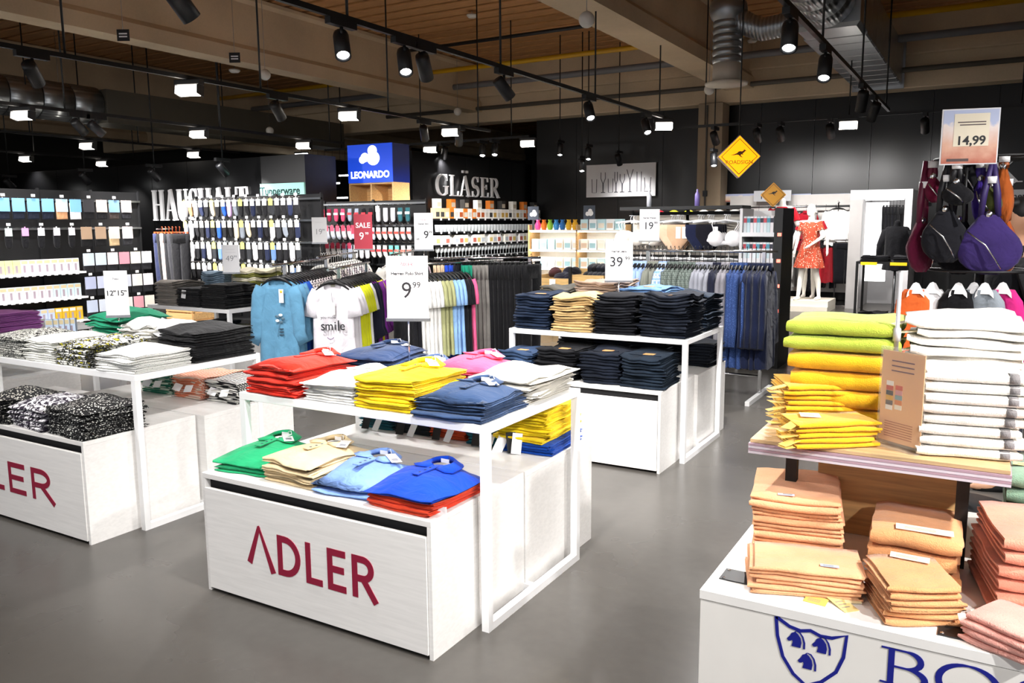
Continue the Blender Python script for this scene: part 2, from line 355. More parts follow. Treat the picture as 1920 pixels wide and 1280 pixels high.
# beams, girder, column
def beam(a, b, zb=4.4, zt=5.5, label=''):
    """precast concrete beam with a bottom flange, running along v"""
    u0, v0, v1, wd = a
    m = MB().prism([(-wd/2, zb), (wd/2, zb), (wd/2, zb+.22), (wd/2-.06, zb+.3), (wd/2-.06, zt-.12), (wd/2, zt-.06), (wd/2, zt), (-wd/2, zt), (-wd/2, zt-.06), (-wd/2+.06, zt-.12), (-wd/2+.06, zb+.3), (-wd/2, zb+.22)], v0, v1, 'xz')
    return m.build('concrete_beam', CONC, None, loc=(u0, 0, 0), label=label, **ST)
beam((-11.4, -4, 17.7, .42), 0, label='long precast concrete ceiling beam over the sock gondolas')
beam((-4.8, -4, 17.7, .6), 0, label='wide precast concrete ceiling beam running to the column')
beam((-18.2, -4, 32, .42), 0, label='far precast concrete ceiling beam over the household wall')
beam((-24.4, -4, 32, .42), 0, label='farthest precast concrete ceiling beam beside the side wall')
beam((1.9, -4, 17.7, .5), 0, label='precast concrete ceiling beam over the towel display')
box('concrete_girder', (-26.6, 17.7, 4.15), (6.6, 18.25, 5.5), CONC, bev=.02, label='broad concrete girder above the black back wall', **ST)
box('concrete_girder', (-26.6, 17.55, 4.75), (6.6, 17.7, 5.0), CONC, bev=.02, label='concrete ledge along the girder above the back wall', **ST)
c = box('concrete_column', (-5.6, 17.5, 0), (-5.08, 18.0, 4.15), M('#9b8a74', 'concrete', rough=.85, scale=2.0, amt=.08), bev=.015, label='square concrete column between the black walls', **ST)
box('cable_conduit', (-5.42, 17.47, .3), (-5.39, 17.5, 4.1), M('#3b3833'), c); box('junction_box', (-5.45, 17.45, 2.2), (-5.36, 17.5, 2.32), DARK, c)
# pipes under the deck
def pipe(name, pts, r, mat, label, cat='pipe', n=10): return MB().tube(pts, r, n).build(name, mat, label=label, kind='structure')
pipe('gas_pipe', [(-20, 15.5, 5.0), (3, 15.3, 5.0)], .05, YPIPE, 'yellow gas pipe running below the timber ceiling')
pipe('grey_pipe', [(-20, 16.6, 4.85), (6, 16.5, 4.85)], .07, M('#77777a', rough=.45), 'grey service pipe behind the yellow pipe')
pipe('dark_pipe', [(-10.8, 14.3, 5.25), (-5.2, 14.3, 5.25)], .035, DARK, 'thin black pipe just under the timber deck')
pipe('cable_tray', [(-14, 17.45, 4.45), (6, 17.45, 4.45)], .05, M('#5b564e', rough=.6), 'grey cable tube along the girder foot')
# ventilation: duct, elbow and diffuser
dk = thing('ventilation_duct', 'galvanised ventilation duct running under the ceiling above the track lamps', 'duct', (-2.1, 0, 4.55))
for i in range(15): MB().tube([(0, 4.4+i*.5, 0), (0, 4.4+i*.5+.49, 0)], .36, 24).build('duct_segment', GALV, dk)
box('transition', (-.42, 11.9, -.36), (.42, 12.6, .36), DUCTM, dk, bev=.05)
for i in range(10): box('duct_panel', (-.42, 12.6+i*.5, -.36), (.42, 12.6+i*.5+.485, .36), DUCTM, dk, bev=.02)
box('end_grille', (-.46, 17.5, -.42), (.46, 17.56, .42), STEEL, dk)
df = thing('air_diffuser', 'galvanised elbow duct ending in a white round air diffuser', 'diffuser', (-3.5, 12.2, 3.62))
MB().lathe([(.02, 0), (.3, .0), (.31, .03), (.2, .06), (.02, .06)], n=28).build('diffuser_disc', M('#d9d2c4', rough=.5), df)
MB().lathe([(.2, .06), (.2, .3)], n=24).build('collar', M('#cfc7b8', rough=.6), df)
for i in range(6): MB().lathe([(.2, .3+i*.1), (.215, .34+i*.1), (.215, .36+i*.1), (.2, .4+i*.1)], n=24).build('duct_ring', DUCTM, df)
MB().ell((0, 0, 1.05), (.27, .27, .25), 20, 12).build('elbow', DUCTM, df)
MB().tube([(0, 0, 1.0), (.3, .0, .8), (.5, 0, .72), (.75, 0, .74), (1.1, 0, .86)], .16, 18).build('flexible_duct', GALV, df)
fd = thing('ventilation_duct', 'far galvanised ventilation duct below the household department ceiling', 'duct', (-15.5, 0, 4.0))
for i in range(12): MB().tube([(0, 3+i*.6, 0), (0, 3+i*.6+.58, 0)], .36, 20).build('duct_segment', GALV, fd)
box('duct_panel', (-.4, 10.2, -.34), (.4, 17, .3), M('#6a665c', rough=.5, metal=.5), fd)

# ------------------------------------------------------------------ tracks and lamps
def rod(x, y, z0, z1=5.56):
    MB().tube([(x, y, z0), (x, y, z1)], .012, 6).build('hanger_rod', BLACK, None, label='thin black rod hanging from the timber ceiling to the lamp tracks', cat='rod', group='black suspension rods of the lamp tracks')
TRACKS = {}
def track(u, v0, v1, label, z=3.3, along='v', rods=True):
    L = v1-v0
    if along == 'v': o = MB().box((-.02, 0, 0), (.02, L, .045)).build('lamp_track', BLACK, None, loc=(u, v0, z), label=label, cat='track')
    else: o = MB().box((0, -.02, 0), (L, .02, .045)).build('lamp_track', BLACK, None, loc=(v0, u, z), label=label, cat='track')
    k = max(2, int(L/2.4)); st = v0+.5
    for i in range(k+1):
        p = st+(L-.9)*i/k
        if rods: rod(u if along == 'v' else p, p if along == 'v' else u, z+.04)
    return o
track(1.9, -1.5, 9, 'black lamp track over the towel display'); track(-1.5, 0, 14, 'black lamp track beneath the galvanised duct')
track(-4.7, 0, 13.1, 'black lamp track over the jeans table aisle'); track(-8.05, 2, 13.0, 'black lamp track over the T-shirt racks')
track(-11.75, 4, 13.2, 'black lamp track over the sock gondolas'); track(-15.2, 6, 13.5, 'black lamp track over the household department'); track(-19.2, 8, 14, 'far black lamp track beyond the household track')
track(14.2, -13.2, -7.9, 'black lamp track in front of the glassware wall', along='u'); track(14.45, -5, 3, 'black lamp track in front of the textile wall', along='u')
SPME = {}
TRN = {-4.7: 'the track over the jeans aisle', -1.5: 'the track beneath the galvanised duct', 1.9: 'the track over the towel display', -8.05: 'the track over the T-shirt racks', -11.75: 'the track over the sock gondolas'}
def spotlight(x, y, z, aim, watts=None, lit=True, group=None, size=95, label=None):
    """driver box on the track, yoke, cylindrical head with a glowing lens; aim is the direction of the beam"""
    tn = TRN.get(x) or ('the track before the glassware wall' if y == 14.2 else 'the track before the textile wall' if y == 14.45 else 'a rod by the back wall'); fw = 'towards the polo table side' if aim[1] < 0 else 'away towards the back wall'
    t = thing('track_spotlight', label or f'black cylindrical spotlight on {tn}, aimed {fw}', 'spotlight', (x, y, z), group=label and 'rod spotlights' or f'spotlights on {tn} aimed {fw}')
    if not SPME:
        SPME['driver'] = MB().box((-.03, -.16, -.055), (.03, .16, .0)).mesh('driver_box'); SPME['yoke'] = MB().tube([(0, 0, -.05), (0, 0, -.12)], .014, 8).mesh('yoke')
        SPME['head'] = MB().lathe([(.0, .13), (.06, .13), (.066, .1), (.066, -.12), (.052, -.12), (.05, -.09), (.0, -.09)], n=18).mesh('head'); SPME['lens'] = MB().lathe([(.0, -.088), (.048, -.088), (.05, -.1), (.04, -.112), (.0, -.116)], n=18).mesh('lens')
    put('driver_box', SPME['driver'], BLACK, t); put('yoke', SPME['yoke'], BLACK, t)
    q = Vector(aim).normalized().to_track_quat('-Z', 'Y').to_euler(); c = Vector((0, 0, -.2))
    h = put('head', SPME['head'], DARK, t, c, tuple(q)); put('lens', SPME['lens'], LAMP, h)
    lamp(Vector((x, y, z))+c+Vector(aim).normalized()*.14, aim, watts or SPOT_W, size)
    return t
def lamp(p, aim, watts, size=95, blend=.85, col=(1, .975, .955), r=.06):
    l = bpy.data.lights.new('spot_lamp', 'SPOT'); l.energy = watts*LK; l.spot_size = math.radians(size); l.spot_blend = blend; l.color = col; l.shadow_soft_size = r
    o = bpy.data.objects.new('spot_lamp', l); COL.objects.link(o); o.location = p; o.rotation_euler = Vector(aim).normalized().to_track_quat('-Z', 'Y').to_euler()
def floodlight(x, y, z, aim, watts=None, size=125, group='track floodlights', yaw=0):
    """flat black housing under the track with an open white reflector"""
    tn = TRN.get(x) or {-15.2: 'the household department track', -19.2: 'the far household track'}.get(x) or ('the track before the glassware wall' if y == 14.2 else 'the track before the textile wall')
    t = thing('track_floodlight', f'black box floodlight with white reflector on {tn}', 'floodlight', (x, y, z), (0, 0, yaw), group=f'floodlights on {tn}')
    if 'fb' not in SPME:
        SPME['fb'] = MB().box((-.16, -.05, -.06), (.16, .05, 0), bev=.006).mesh('housing')
        SPME['fc'] = MB().prism([(-.07, 0), (.07, 0), (.05, -.13), (-.09, -.1)], -.005, .005, 'yz').mesh('cheek')
        SPME['fr'] = MB().prism([(-.06, -.01), (.06, -.01), (.045, -.115), (-.08, -.09)], -.135, .135, 'yz').mesh('reflector')
    h = put('housing', SPME['fb'], BLACK, t); [put('cheek', SPME['fc'], BLACK, t, (q, 0, -.06)) for q in (-.14, .14)]; put('reflector', SPME['fr'], LAMPW, t, (0, 0, -.06))
    lamp(Vector((x, y, z-.24)), aim, watts or FLOOD_W, size, .9)
    return t
def at(px, py, u, z=3.1): return G(px, py, u=u)
def on(u, px, py):
    p = G(px, py, u=u); return p.y
DN = (0, 0, -1)
# track over the jeans aisle
for px, py, aim in ((640, 75, (.55, -.5, -1)), (758, 105, (.45, -.45, -1)), (795, 112, (-.35, .9, -1)), (945, 155, (.4, .9, -1))): spotlight(-4.7, on(-4.7, px, py-25), 3.3, aim, 420 if aim[1] < 0 else 460)
for px, py in ((1105, 205), (1212, 232)): spotlight(-4.7, on(-4.7, px, py-10), 3.3, (.5, -.55, -1))
for y in (.9, 2.0): spotlight(-4.7, y, 3.3, (.1, 1.0, -1), 280)
spotlight(-4.7, 3.75, 3.3, (.1, .9, -1), 480)
floodlight(-4.7, 12.9, 3.3, DN, yaw=.5)
# track below the duct
for px, py, aim in ((1483, 18, (.1, -.6, -1)), (1549, 88, (0.05, -.6, -1)), (1618, 172, (-.2, .5, -1)), (1640, 188, (-.4, .6, -1))): spotlight(-1.5, on(-1.5, px, py-15), 3.3, aim, 460)
for y, a in ((.8, (-.35, .75, -1)), (2.2, (-.2, .35, -1)), (3.6, (-.3, .2, -1)), (5.0, (-.45, .9, -1))): spotlight(-1.5, y, 3.3, a, 300 if y < 1 else 450 if y < 5 else 900)
for y, a in ((-.6, (-.9, .95, -1)), (.9, (-.6, .55, -1)), (2.3, (-.75, .2, -1)), (3.8, (-.6, .3, -1)), (5.6, (-.3, .4, -1))): spotlight(1.9, y, 3.3, a, 400 if y < 0 else 600)
# T-shirt track
for px, py, aim in ((60, 130, (-.7, .9, -.9)), (520, 205, (-.3, 1, -.9)), (795, 250, (-.4, .8, -1)), (860, 262, (-.4, .6, -1))): spotlight(-8.05, on(-8.05, px, py-20), 3.3, aim, 1000)
for px, py in ((355, 175), (655, 222), (845, 258)): floodlight(-8.05, on(-8.05, px, py-10), 3.3, (0.2, 0, -1), yaw=.35)
for px, py in ((43, 218), (373, 252), (570, 275)): floodlight(-11.75, on(-11.75, px, py-8), 3.3, (0, .1, -1), yaw=.35)
for px, py in ((148, 232), (180, 236)): spotlight(-11.75, on(-11.75, px, py-10), 3.3, (.25 if px > 150 else -.2, 1, -.9), 900)
for y, am in ((4.6, (-.3, .9, -1)),): spotlight(-11.75, y, 3.3, am, 700)
for y, am in ((2.6, (-.8, 1, -.9)), (3.6, (-.8, 1, -.9))): spotlight(-8.05, y, 3.3, am, 900)
for px, py in ((165, 277), (365, 293)): floodlight(-15.2, on(-15.2, px, py-6), 3.3, DN, 300, yaw=.35)
for px, py in ((50, 322-15), (193, 310)): floodlight(-19.2, on(-19.2, px, py-4), 3.3, DN, 250, yaw=.35)
# cross tracks
for px, py in ((833, 290), (905, 300), (928, 300)): spotlight(G(px, py-12, v=14.2).x, 14.2, 3.3, (.25, -.5, -1) if px > 870 else (-.6, .5, -1), 420)
floodlight(G(990, 272, v=14.2).x, 14.2, 3.3, (0, .4, -1), yaw=.3); floodlight(G(808, 288, v=14.2).x, 14.2, 3.3, (-.4, .3, -1), yaw=.3)
for px in (1340, 1420, 1463, 1556, 1732): spotlight(G(px, 270, v=14.45).x, 14.45, 3.3, (0, 1, -.8), 210)
for px, py, v in ((1050, 290, 15.8), (1103, 298, 15.8), (1091, 320, 15.8), (1338, 310, 15.2)):
    p = G(px, py, v=v); spotlight(p.x, v, p.z+.3, (.15, -.3, -1), 160); rod(p.x, v, p.z+.29)
floodlight(G(1590, 238, v=14.45).x, 14.45, 3.3, (0, .5, -1), yaw=.2)
for px, py in ((18, 345), (160, 335), (290, 328), (418, 318)):
    p = G(px, py, v=10.2); spotlight(p.x, 10.2, p.z+.2, (.05, .75, -.75), 220, label='small black spotlight on a rod before the household wall lettering'); rod(p.x, 10.2, p.z+.19)
p = G(1160, 300, v=17.1); spotlight(p.x, 17.1, p.z+.2, (0, .6, -.8), 150, label='black spotlight on a rod above the glass poster'); rod(p.x, 17.1, p.z+.19)
# small white sensor balls and smoke detectors under the deck
for px, py, zz in ((497, 140, 4.1), (1100, 37, 3.9), (858, 209, 4.2), (506, 245, 3.8), (113, 196, 4.1), (1330, 168, 3.9)):
    p = G(px, py, z=zz); t = thing('sensor_ball', 'small white ball sensor hanging on a thin wire under the ceiling', 'sensor', p, group='white ball sensors')
    MB().ell((0, 0, 0), (.09, .09, .09), 14, 10).build('ball', M('#d8d4cc', rough=.6), t); MB().tube([(0, 0, .09), (0, 0, 5.56-zz)], .004, 5).build('wire', STEEL, t)
for px, py, zz in ((440, 136, 4.4), (1410, 80, 5.2), (885, 33, 5.4)):
    p = G(px, py, z=zz); t = thing('smoke_detector', 'flat white smoke detector disc under the ceiling', 'detector', p, group='smoke detectors'); MB().lathe([(.02, 0), (.07, 0), (.1, .03), (.1, .05), (.02, .06)], n=18).build('disc', M('#dcd8d0'), t); MB().tube([(0, 0, .05), (0, 0, 5.56-zz)], .005, 5).build('stem', STEEL, t)
for px, py in ((231, 66), (440, 108)):
    p = G(px, py, u=-11.0); t = thing('aisle_plate', 'small black plate with white print hung by the beam', 'sign', p, (0, 0, .5), group='black plates on the beam')
    box('plate', (-.09, -.005, -.08), (.09, .005, .08), BLACK, t); [box('print', (-.06, -.007, z), (.06, -.0055, z+.02), CARD, t) for z in (.01, -.03)]; MB().tube([(0, 0, .08), (0, 0, 5.56-p.z)], .004, 5).build('wire', STEEL, t)
# far-hall strip lights beyond the tower block
for px, py in ((590, 372), (612, 378), (640, 372), (596, 300), (625, 345), (648, 330), (585, 340), (565, 290)):
    p = G(px, py, v=24); t = thing('strip_light', 'distant glowing ceiling strip lamp in the far hall', 'lamp', p, group='far hall strip lamps')
    box('tube', (-.3, -.04, 0), (.3, .04, .05), M('#ffffff', emit=8), t); box('housing', (-.32, -.06, .05), (.32, .06, .1), DARK, t); MB().tube([(0, 0, .1), (0, 0, 5.56-p.z)], .006, 5).build('wire', BLACK, t)

# ================================================================== tables and boxes
TZ = .864
def frame_table(label, u0, u1, v0, v1, z=TZ, mid=True):
    t = thing('frame_table', label, 'table', (u0, v0, 0)); W = u1-u0; D = v1-v0; b = .034
    box('tabletop', (0, 0, z-.036), (W, D, z), WMETAL, t, bev=.002)
    leg = MB().box((0, 0, 0), (b, b, z-.036)).mesh('leg')
    for x in (0, W-b):
        for y in (0, D-b): put('leg', leg, WMETAL, t, (x, y, 0))
        box('foot_rail', (x, b, 0), (x+b, D-b, b), WMETAL, t)
    if mid: box('cross_bar', (b, D*.48, 0), (W-b, D*.48+b, b), WMETAL, t)
    return t
def display_box(label, u0, u1, v0, v1, h=.554, face=-1, word=None, wx=None, wh=.17, wz=.2, panel=True):
    """open-topped-gap drawer box; face -1: its drawer front looks to -v, +1: to +v"""
    t = thing('display_box', label, 'display box', (u0, v0, 0)); W = u1-u0; D = v1-v0; k = .018
    box('top_board', (0, 0, h-.024), (W, D, h), WHITE, t, bev=.0015)
    for x in (0, W-k): box('side_board', (x, 0, 0), (x+k, D, h-.024), WHITE, t)
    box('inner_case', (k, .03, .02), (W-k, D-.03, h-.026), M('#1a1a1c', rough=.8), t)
    y0, y1 = (-.006, .012) if face < 0 else (D-.012, D+.006)
    p = box('front_panel', (k+.003, y0, .018), (W-k-.003, y1, h-.065), WHITE, t, bev=.001)
    box('back_board' if face < 0 else 'rear_board', (k, D-.03 if face < 0 else 0, .018), (W-k, D if face < 0 else .03, h-.024), WHITE, t)
    if word: letters(word, wh, SANS, CRIMSON, p, wx[0], wz, -.007, .0016, .05, (wx[1]-wx[0])/(3.6*wh+.25*wh)*1.0)
    return t
# centre island
display_box('white box with crimson lettering, under the bright polo shirts', -3.0, -1.735, 2.353, 3.055, word='^DLER', wx=(G(470, 1085, v=2.35).x+3.0, G(716, 1132, v=2.35).x+3.0), wh=.178, wz=.175)
display_box('white box carrying the yellow shirt stack behind the crimson-lettered polo box', -3.0, -1.73, 3.06, 3.765, face=1)
frame_table('white metal frame table covered with bright folded polo shirts', -3.06, -1.665, 2.64, 3.49)
# left island
display_box('white box with crimson lettering, under the black and white dotted shirts', -5.235, -3.965, 2.40, 3.09, word='^DLER', wx=(G(-112, 930, v=2.395).x+5.235, G(118, 950, v=2.395).x+5.235), wh=.178, wz=.175)
display_box('white box carrying striped shirts behind the dotted shirt box', -5.16, -3.9, 3.1, 3.80, face=1)
frame_table('white metal frame table with patterned and black folded clothes', -5.29, -3.895, 2.67, 3.54)
# jeans island
display_box('plain white box under the lower row of jeans stacks', -3.07, -1.805, 5.0, 5.7, wx=None)
display_box('white box behind the plain jeans box', -3.07, -1.78, 5.705, 6.41, face=1)
frame_table('white metal frame table stacked with folded jeans', -3.13, -1.735, 5.3, 6.16)
# tables behind the left island
frame_table('white metal frame table with grey and black stacks in front of the socks', -7.36, -6.16, 5.25, 6.1)
display_box('white box under the grey and black stacks table', -7.3, -6.22, 5.32, 6.03, h=.5)
frame_table('white metal frame table with a purple stack by the tights shelves', -7.7, -6.3, 3.0, 4.0)
display_box('white box under the purple stack table', -7.6, -6.4, 3.1, 3.9, h=.5)
display_box('low white box between the purple stack table and the dotted shirts table', -6.25, -5.6, 2.7, 3.6, h=.42)

# ================================================================== polo shirts
def polo_top(o, colr, w=.3, d=.4, tag=True, card=True, tiltz=0, buttons=3, label_in=True, seed=3):
    """collar, placket, buttons, neck label and swing tag on the topmost folded polo shirt"""
    rnd = random.Random(seed); m = M(colr, 'fabric'); zt = surf(o, 0, d*.25); yb = d*.36
    n = 9; m2 = m
    outer = [(0, .075), (.03, .073), (.058, .062), (.08, .04), (.092, .01), (.098, -.03), (.1, -.065), (.075, -.085), (.02, -.07)]
    for sd in (-1, 1):
        rings = []
        for i in range(n):
            f = i/(n-1); a = math.radians(90-165*f); ix, iy = .05*math.cos(a), .042*math.sin(a); ox, oy = outer[i]; up = .024-.014*f
            ix *= sd; ox *= sd; mx_, my_ = ix*.45+ox*.55, iy*.45+oy*.55; yo = yb-.02; jx, jy = ix*.85+ox*.15, iy*.85+oy*.15
            zo = max(surf(o, ox, yo+oy), zt-.01)
            rings.append([(ix, yo+iy, zt-.003), (ix, yo+iy, zt+up), (jx, yo+jy, zt+up+.003), (mx_, yo+my_, (zt+up*.7+zo+.004)/2+.004), (ox, yo+oy, zo+.006), (ox*.98, yo+oy*.98, zo+.002), (jx, yo+jy, zt+up-.007)])
        MB().loft(rings).build('collar', m, o)
    z1 = surf(o, 0, 0)
    MB().prism([(yb-.07, zt+.004), (yb-.2, z1+.002), (yb-.2, z1+.006), (yb-.07, zt+.009)], -.016, .016, 'yz').build('placket', m, o)
    bme = MB().lathe([(.0, 0), (.0055, 0), (.006, .002), (.004, .003), (0, .0025)], n=10).mesh('button')
    for k in range(buttons):
        f = (k+.5)/buttons; put('button', bme, M('#25304a' if colr not in ('#efefec', '#e9cfa4') else '#cfc4ae', rough=.3), o, (0, yb-.085-.1*f, zt+.008+(z1+.004-zt-.008)*f))
    if label_in: box('neck_label', (-.02, yb-.004, zt+.004), (.02, yb-.001, zt+.02), CARD, o)
    if tag:
        t = MB().box((-.023, -.045, -.0006), (.023, .045, .0006)).build('swing_tag', CARD, o, loc=(.075+rnd.uniform(-.02, .02), yb-.06, zt+.014), rot=(rnd.uniform(.05, .15), .06, rnd.uniform(.5, 1.0)))
        box('print', (-.014, -.03, .0006), (.014, -.005, .0010), M('#8a8a90'), t)
        MB().tube([(.03, yb-.02, zt+.03), (.045, yb-.015, zt+.034), (.06, yb-.03, zt+.022)], .0015, 5).build('tag_string', CARD, o)
def polo_stack(label, kind, colr, u, v, z, n, rot=0, seed=1, w=.3, d=.4, t=.0062, dome=.012, detail=True, tag=True, layers=4, amp=.005):
    m = M(colr, 'fabric')
    o, zt, H = stack('folded_polo_shirt', f'{label}, lower in its stack', 'shirt', (u, v, z), n, w, d, t, m, layers, rot, seed, toplabel=f'{label}, topmost' if detail else f'{label}, topmost of its stack', dome=dome*1.6, amp=amp*1.8, rag=.013, wav=.013, jit=.012, rjit=.05)
    if detail: polo_top(o, colr, w, d, tag, seed=seed)
    return o
Z1, Z0 = TZ+.001, .555
polo_stack('bright red folded polo shirt on the frame table', 'polo', '#d8301f', -2.86, 2.87, Z1, 5, -.04, 11, .31, .42, dome=.02)
polo_stack('white folded polo shirt on the bright polo table', 'polo', '#efefec', -2.52, 2.86, Z1, 4, .03, 12, .30, .40, t=.0055)
polo_stack('yellow folded polo shirt on the bright polo table', 'polo', '#f0cf1a', -2.20, 2.85, Z1, 5, -.03, 13, .30, .39)
polo_stack('denim blue folded polo shirt at the corner of the frame table', 'polo', '#2f4466', -1.86, 2.83, Z1, 3, .05, 14, .33, .36, t=.0065, dome=.018)
polo_stack('slate blue folded polo shirt behind the white polo stack', 'polo', '#293c60', -2.72, 3.28, Z1, 5, .1, 15, .33, .36, dome=.02)
polo_stack('dusty blue folded polo shirt around the sign pole', 'polo', '#3f547c', -2.42, 3.24, Z1, 3, -.1, 16, .28, .34)
polo_stack('pink folded polo shirt on the frame table', 'polo', '#dd4d72', -2.13, 3.27, Z1, 4, .05, 17, .30, .38, dome=.022, t=.007)
stack('folded_cardigan', 'light greige folded cardigan in the crumpled stack on the polo table', 'cardigan', (-1.83, 3.24, Z1), 4, .3, .42, .0068, M('#c9c5bb', 'fabric'), 4, .05, 18, amp=.012, toplabel='light greige folded cardigan, topmost of the crumpled stack', dome=.03, rag=.02, wav=.03, rjit=.14)
polo_stack('emerald green folded polo shirt on the crimson-lettered box', 'polo', '#1fa26a', -2.84, 2.60, Z0, 2, .12, 21, .33, .36, t=.007, dome=.03)
polo_stack('beige folded polo shirt on the crimson-lettered box', 'polo', '#d9c39a', -2.52, 2.60, Z0, 4, -.06, 22, .29, .38, t=.006, dome=.016)
polo_stack('light blue folded polo shirt on the crimson-lettered box', 'polo', '#7d9fdc', -2.22, 2.58, Z0, 2, .1, 23, .31, .34, t=.007, dome=.028, amp=.012)
stack('folded_polo_shirt', 'orange red folded polo shirt under the royal blue one', 'shirt', (-1.90, 2.565, Z0), 2, .31, .36, .006, M('#dd4426', 'fabric'), 4, -.05, 24, rag=.01)
polo_stack('royal blue folded polo shirt on two orange red shirts', 'polo', '#0a3fb4', -1.90, 2.56, Z0+.056, 1, -.08, 25, .33, .36, t=.009, dome=.03, tag=False)
tg = box('swing_tag', (-.02, -.0008, -.045), (.02, .0008, .02), CARD, None, loc=(-1.745, 2.44, .565), rot=(.15, 0, .3), label='white swing tag hanging from the orange red shirts', cat='tag')
# back box stacks
stack('folded_shirt', ['royal blue folded shirt beneath the yellow striped stack', 'royal blue folded shirt beneath the yellow striped stack'], 'shirt', (-1.89, 3.5, Z0), 2, .28, .36, .006, M('#0d47a8', 'fabric'), 4, .03, 31, rag=.012)
o, z, H = stack('folded_shirt', 'bright yellow folded shirt on the back box of the polo island', 'shirt', (-1.90, 3.5, Z0+.056), 6, .28, .37, .0062, M('#f2d31b', 'fabric'), 4, .04, 32, amp=.012, rag=.014, wav=.013, toplabel='bright yellow folded shirt with dark stripes, topmost of its stack', dome=.01)
zt = surf(o, -.08, -.1)
for k in (0, 1): box('dark_stripe', (-.145, -.17+.035*k, zt-.004), (-.04, -.158+.035*k, zt+.0025), M('#3c4a50', 'fabric'), o)
for i, (c, l) in enumerate((('#1d5a66', 'dark teal'), ('#23262b', 'charcoal'), ('#d2502a', 'burnt orange'), ('#1f6b78', 'petrol blue'))):
    o, z, H = stack('folded_shirt', l+' folded shirt under the polo frame table', 'shirt', (-2.82+i*.235, 3.5, Z0), 4, .22, .3, .0055, M(c, 'fabric'), 3, .02*i, 40+i, rag=.01, wav=.01, toplabel=l+' folded shirt with swing tags, topmost under the polo table')
    for k in range(2): box('swing_tag', (-.02, -.0008, -.07), (.02, .0008, 0), (BLACK, CARD)[k], o, loc=(-.05+.09*k, -.17-.01*k, .01), rot=(-.55, .1, .4-.5*k))
for k, (c, a) in enumerate(((CARD, .45), (BLACK, -.1), (CARD, .1))):
    box('swing_tag', (-.024, -.0008, -.1), (.024, .0008, 0), c, None, loc=(-1.985+.04*k, 3.30, .655-.03*(k == 0)), rot=(-.2, a, .5), label=('white swing tag fanned out beside the yellow stack', 'black swing tag hanging in front of the yellow stack', 'printed white swing tag hanging on the yellow stack')[k], cat='tag')
# ------------------------------------------------------------------ left island goods
PD = M('#f2f2ee', 'dots', scale=85.0, hex2='#17171a', amt=.14); PB = M('#141416', 'dots', scale=85.0, hex2='#e9e9e2', amt=.3); PF = M('#f4f4ee', 'floral', scale=26.0, hex2='#1c1c1c', amt=.9)
PBF = M('#101012', 'floral', scale=45.0, hex2='#dcdcd4', amt=.1); PWF = M('#efedf0', 'floral', scale=20.0, hex2='#2b2233', amt=.1); PWD = M('#f1f1ea', 'dots', scale=75.0, hex2='#1b1b1b', amt=.16)
def pile(name, label, cat, u, v, z, n, mat, w=.3, d=.36, t=.006, layers=4, rot=0, seed=1, amp=.005, **k):
    o, zt, H = stack(name, label+', lower in its stack', cat, (u, v, z), n, w, d, t, mat, layers, rot, seed, amp=amp, toplabel=label+', topmost of its stack' if n > 1 else label, **k)
    return o
pile('folded_blouse', 'white blouse with fine black dots on the patterned table front', 'blouse', -4.09, 2.87, Z1, 4, PD, .34, .36, .0058, seed=51, amp=.011, wav=.012, dome=.02)
pile('folded_blouse', 'white, black and yellow floral blouse on the patterned table', 'blouse', -4.45, 2.86, Z1, 5, PF, .32, .36, seed=52, amp=.011, wav=.012, dome=.02)
pile('folded_blouse', 'white blouse with coarse black flecks on the patterned table', 'blouse', -4.79, 2.87, Z1, 5, PWD, .31, .38, seed=53, amp=.011, wav=.012, dome=.02)
pile('folded_blouse', 'black blouse with white flecks on the patterned table', 'blouse', -5.11, 2.88, Z1, 5, PBF, .29, .38, seed=54, amp=.011, wav=.012, dome=.02)
o = pile('folded_trousers', 'black folded trousers in the tall stack on the patterned table', 'trousers', -4.08, 3.30, Z1, 6, M('#0f0f12', 'fabric'), .33, .42, .0066, seed=55, amp=.016, rag=.01, wav=.015, dome=.03, rjit=.07)
o = pile('folded_shirt', 'white folded shirt with ruffled edge on the patterned table', 'shirt', -4.44, 3.27, Z1, 5, M('#f3f1ea', 'fabric'), .32, .38, .0085, seed=56, amp=.026, rag=.025, wav=.03, dome=.03, rjit=.15)
box('swing_tag', (-.03, -.0008, -.02), (.03, .0008, .09), CARD, None, loc=(-4.26, 3.1, 1.02), rot=(-.35, .4, .2), label='white swing tag sticking up between white and black stacks', cat='tag')
pile('folded_shirt', 'green folded shirt behind the floral blouses', 'shirt', -4.80, 3.30, Z1, 6, M('#1c8a66', 'fabric'), .33, .38, .0085, seed=57, amp=.02, rag=.015, wav=.02, dome=.04)
pile('folded_shirt', 'pale rose folded shirt at the back of the patterned table', 'shirt', -5.12, 3.32, Z1, 3, M('#cbb4b8', 'fabric'), .28, .34, seed=58, amp=.01)
pile('folded_blouse', 'black blouse with dense white dots on the dotted shirt box', 'blouse', -4.13, 2.60, Z0, 6, PB, .32, .36, .0058, seed=61, amp=.016, rag=.012, wav=.016, dome=.03, rjit=.1)
pile('folded_blouse', 'white blouse with dark flowers on the dotted shirt box', 'blouse', -4.50, 2.60, Z0, 5, PWF, .33, .36, .0058, seed=62, amp=.016, rag=.012, wav=.016, dome=.03, rjit=.1)
pile('folded_blouse', 'black and white speckled blouse on the dotted shirt box', 'blouse', -4.86, 2.60, Z0, 5, M('#17171a', 'dots', scale=75.0, hex2='#e4e2d6', amt=.32), .32, .36, .006, seed=63, amp=.016, rag=.012, wav=.016, dome=.03, rjit=.1)
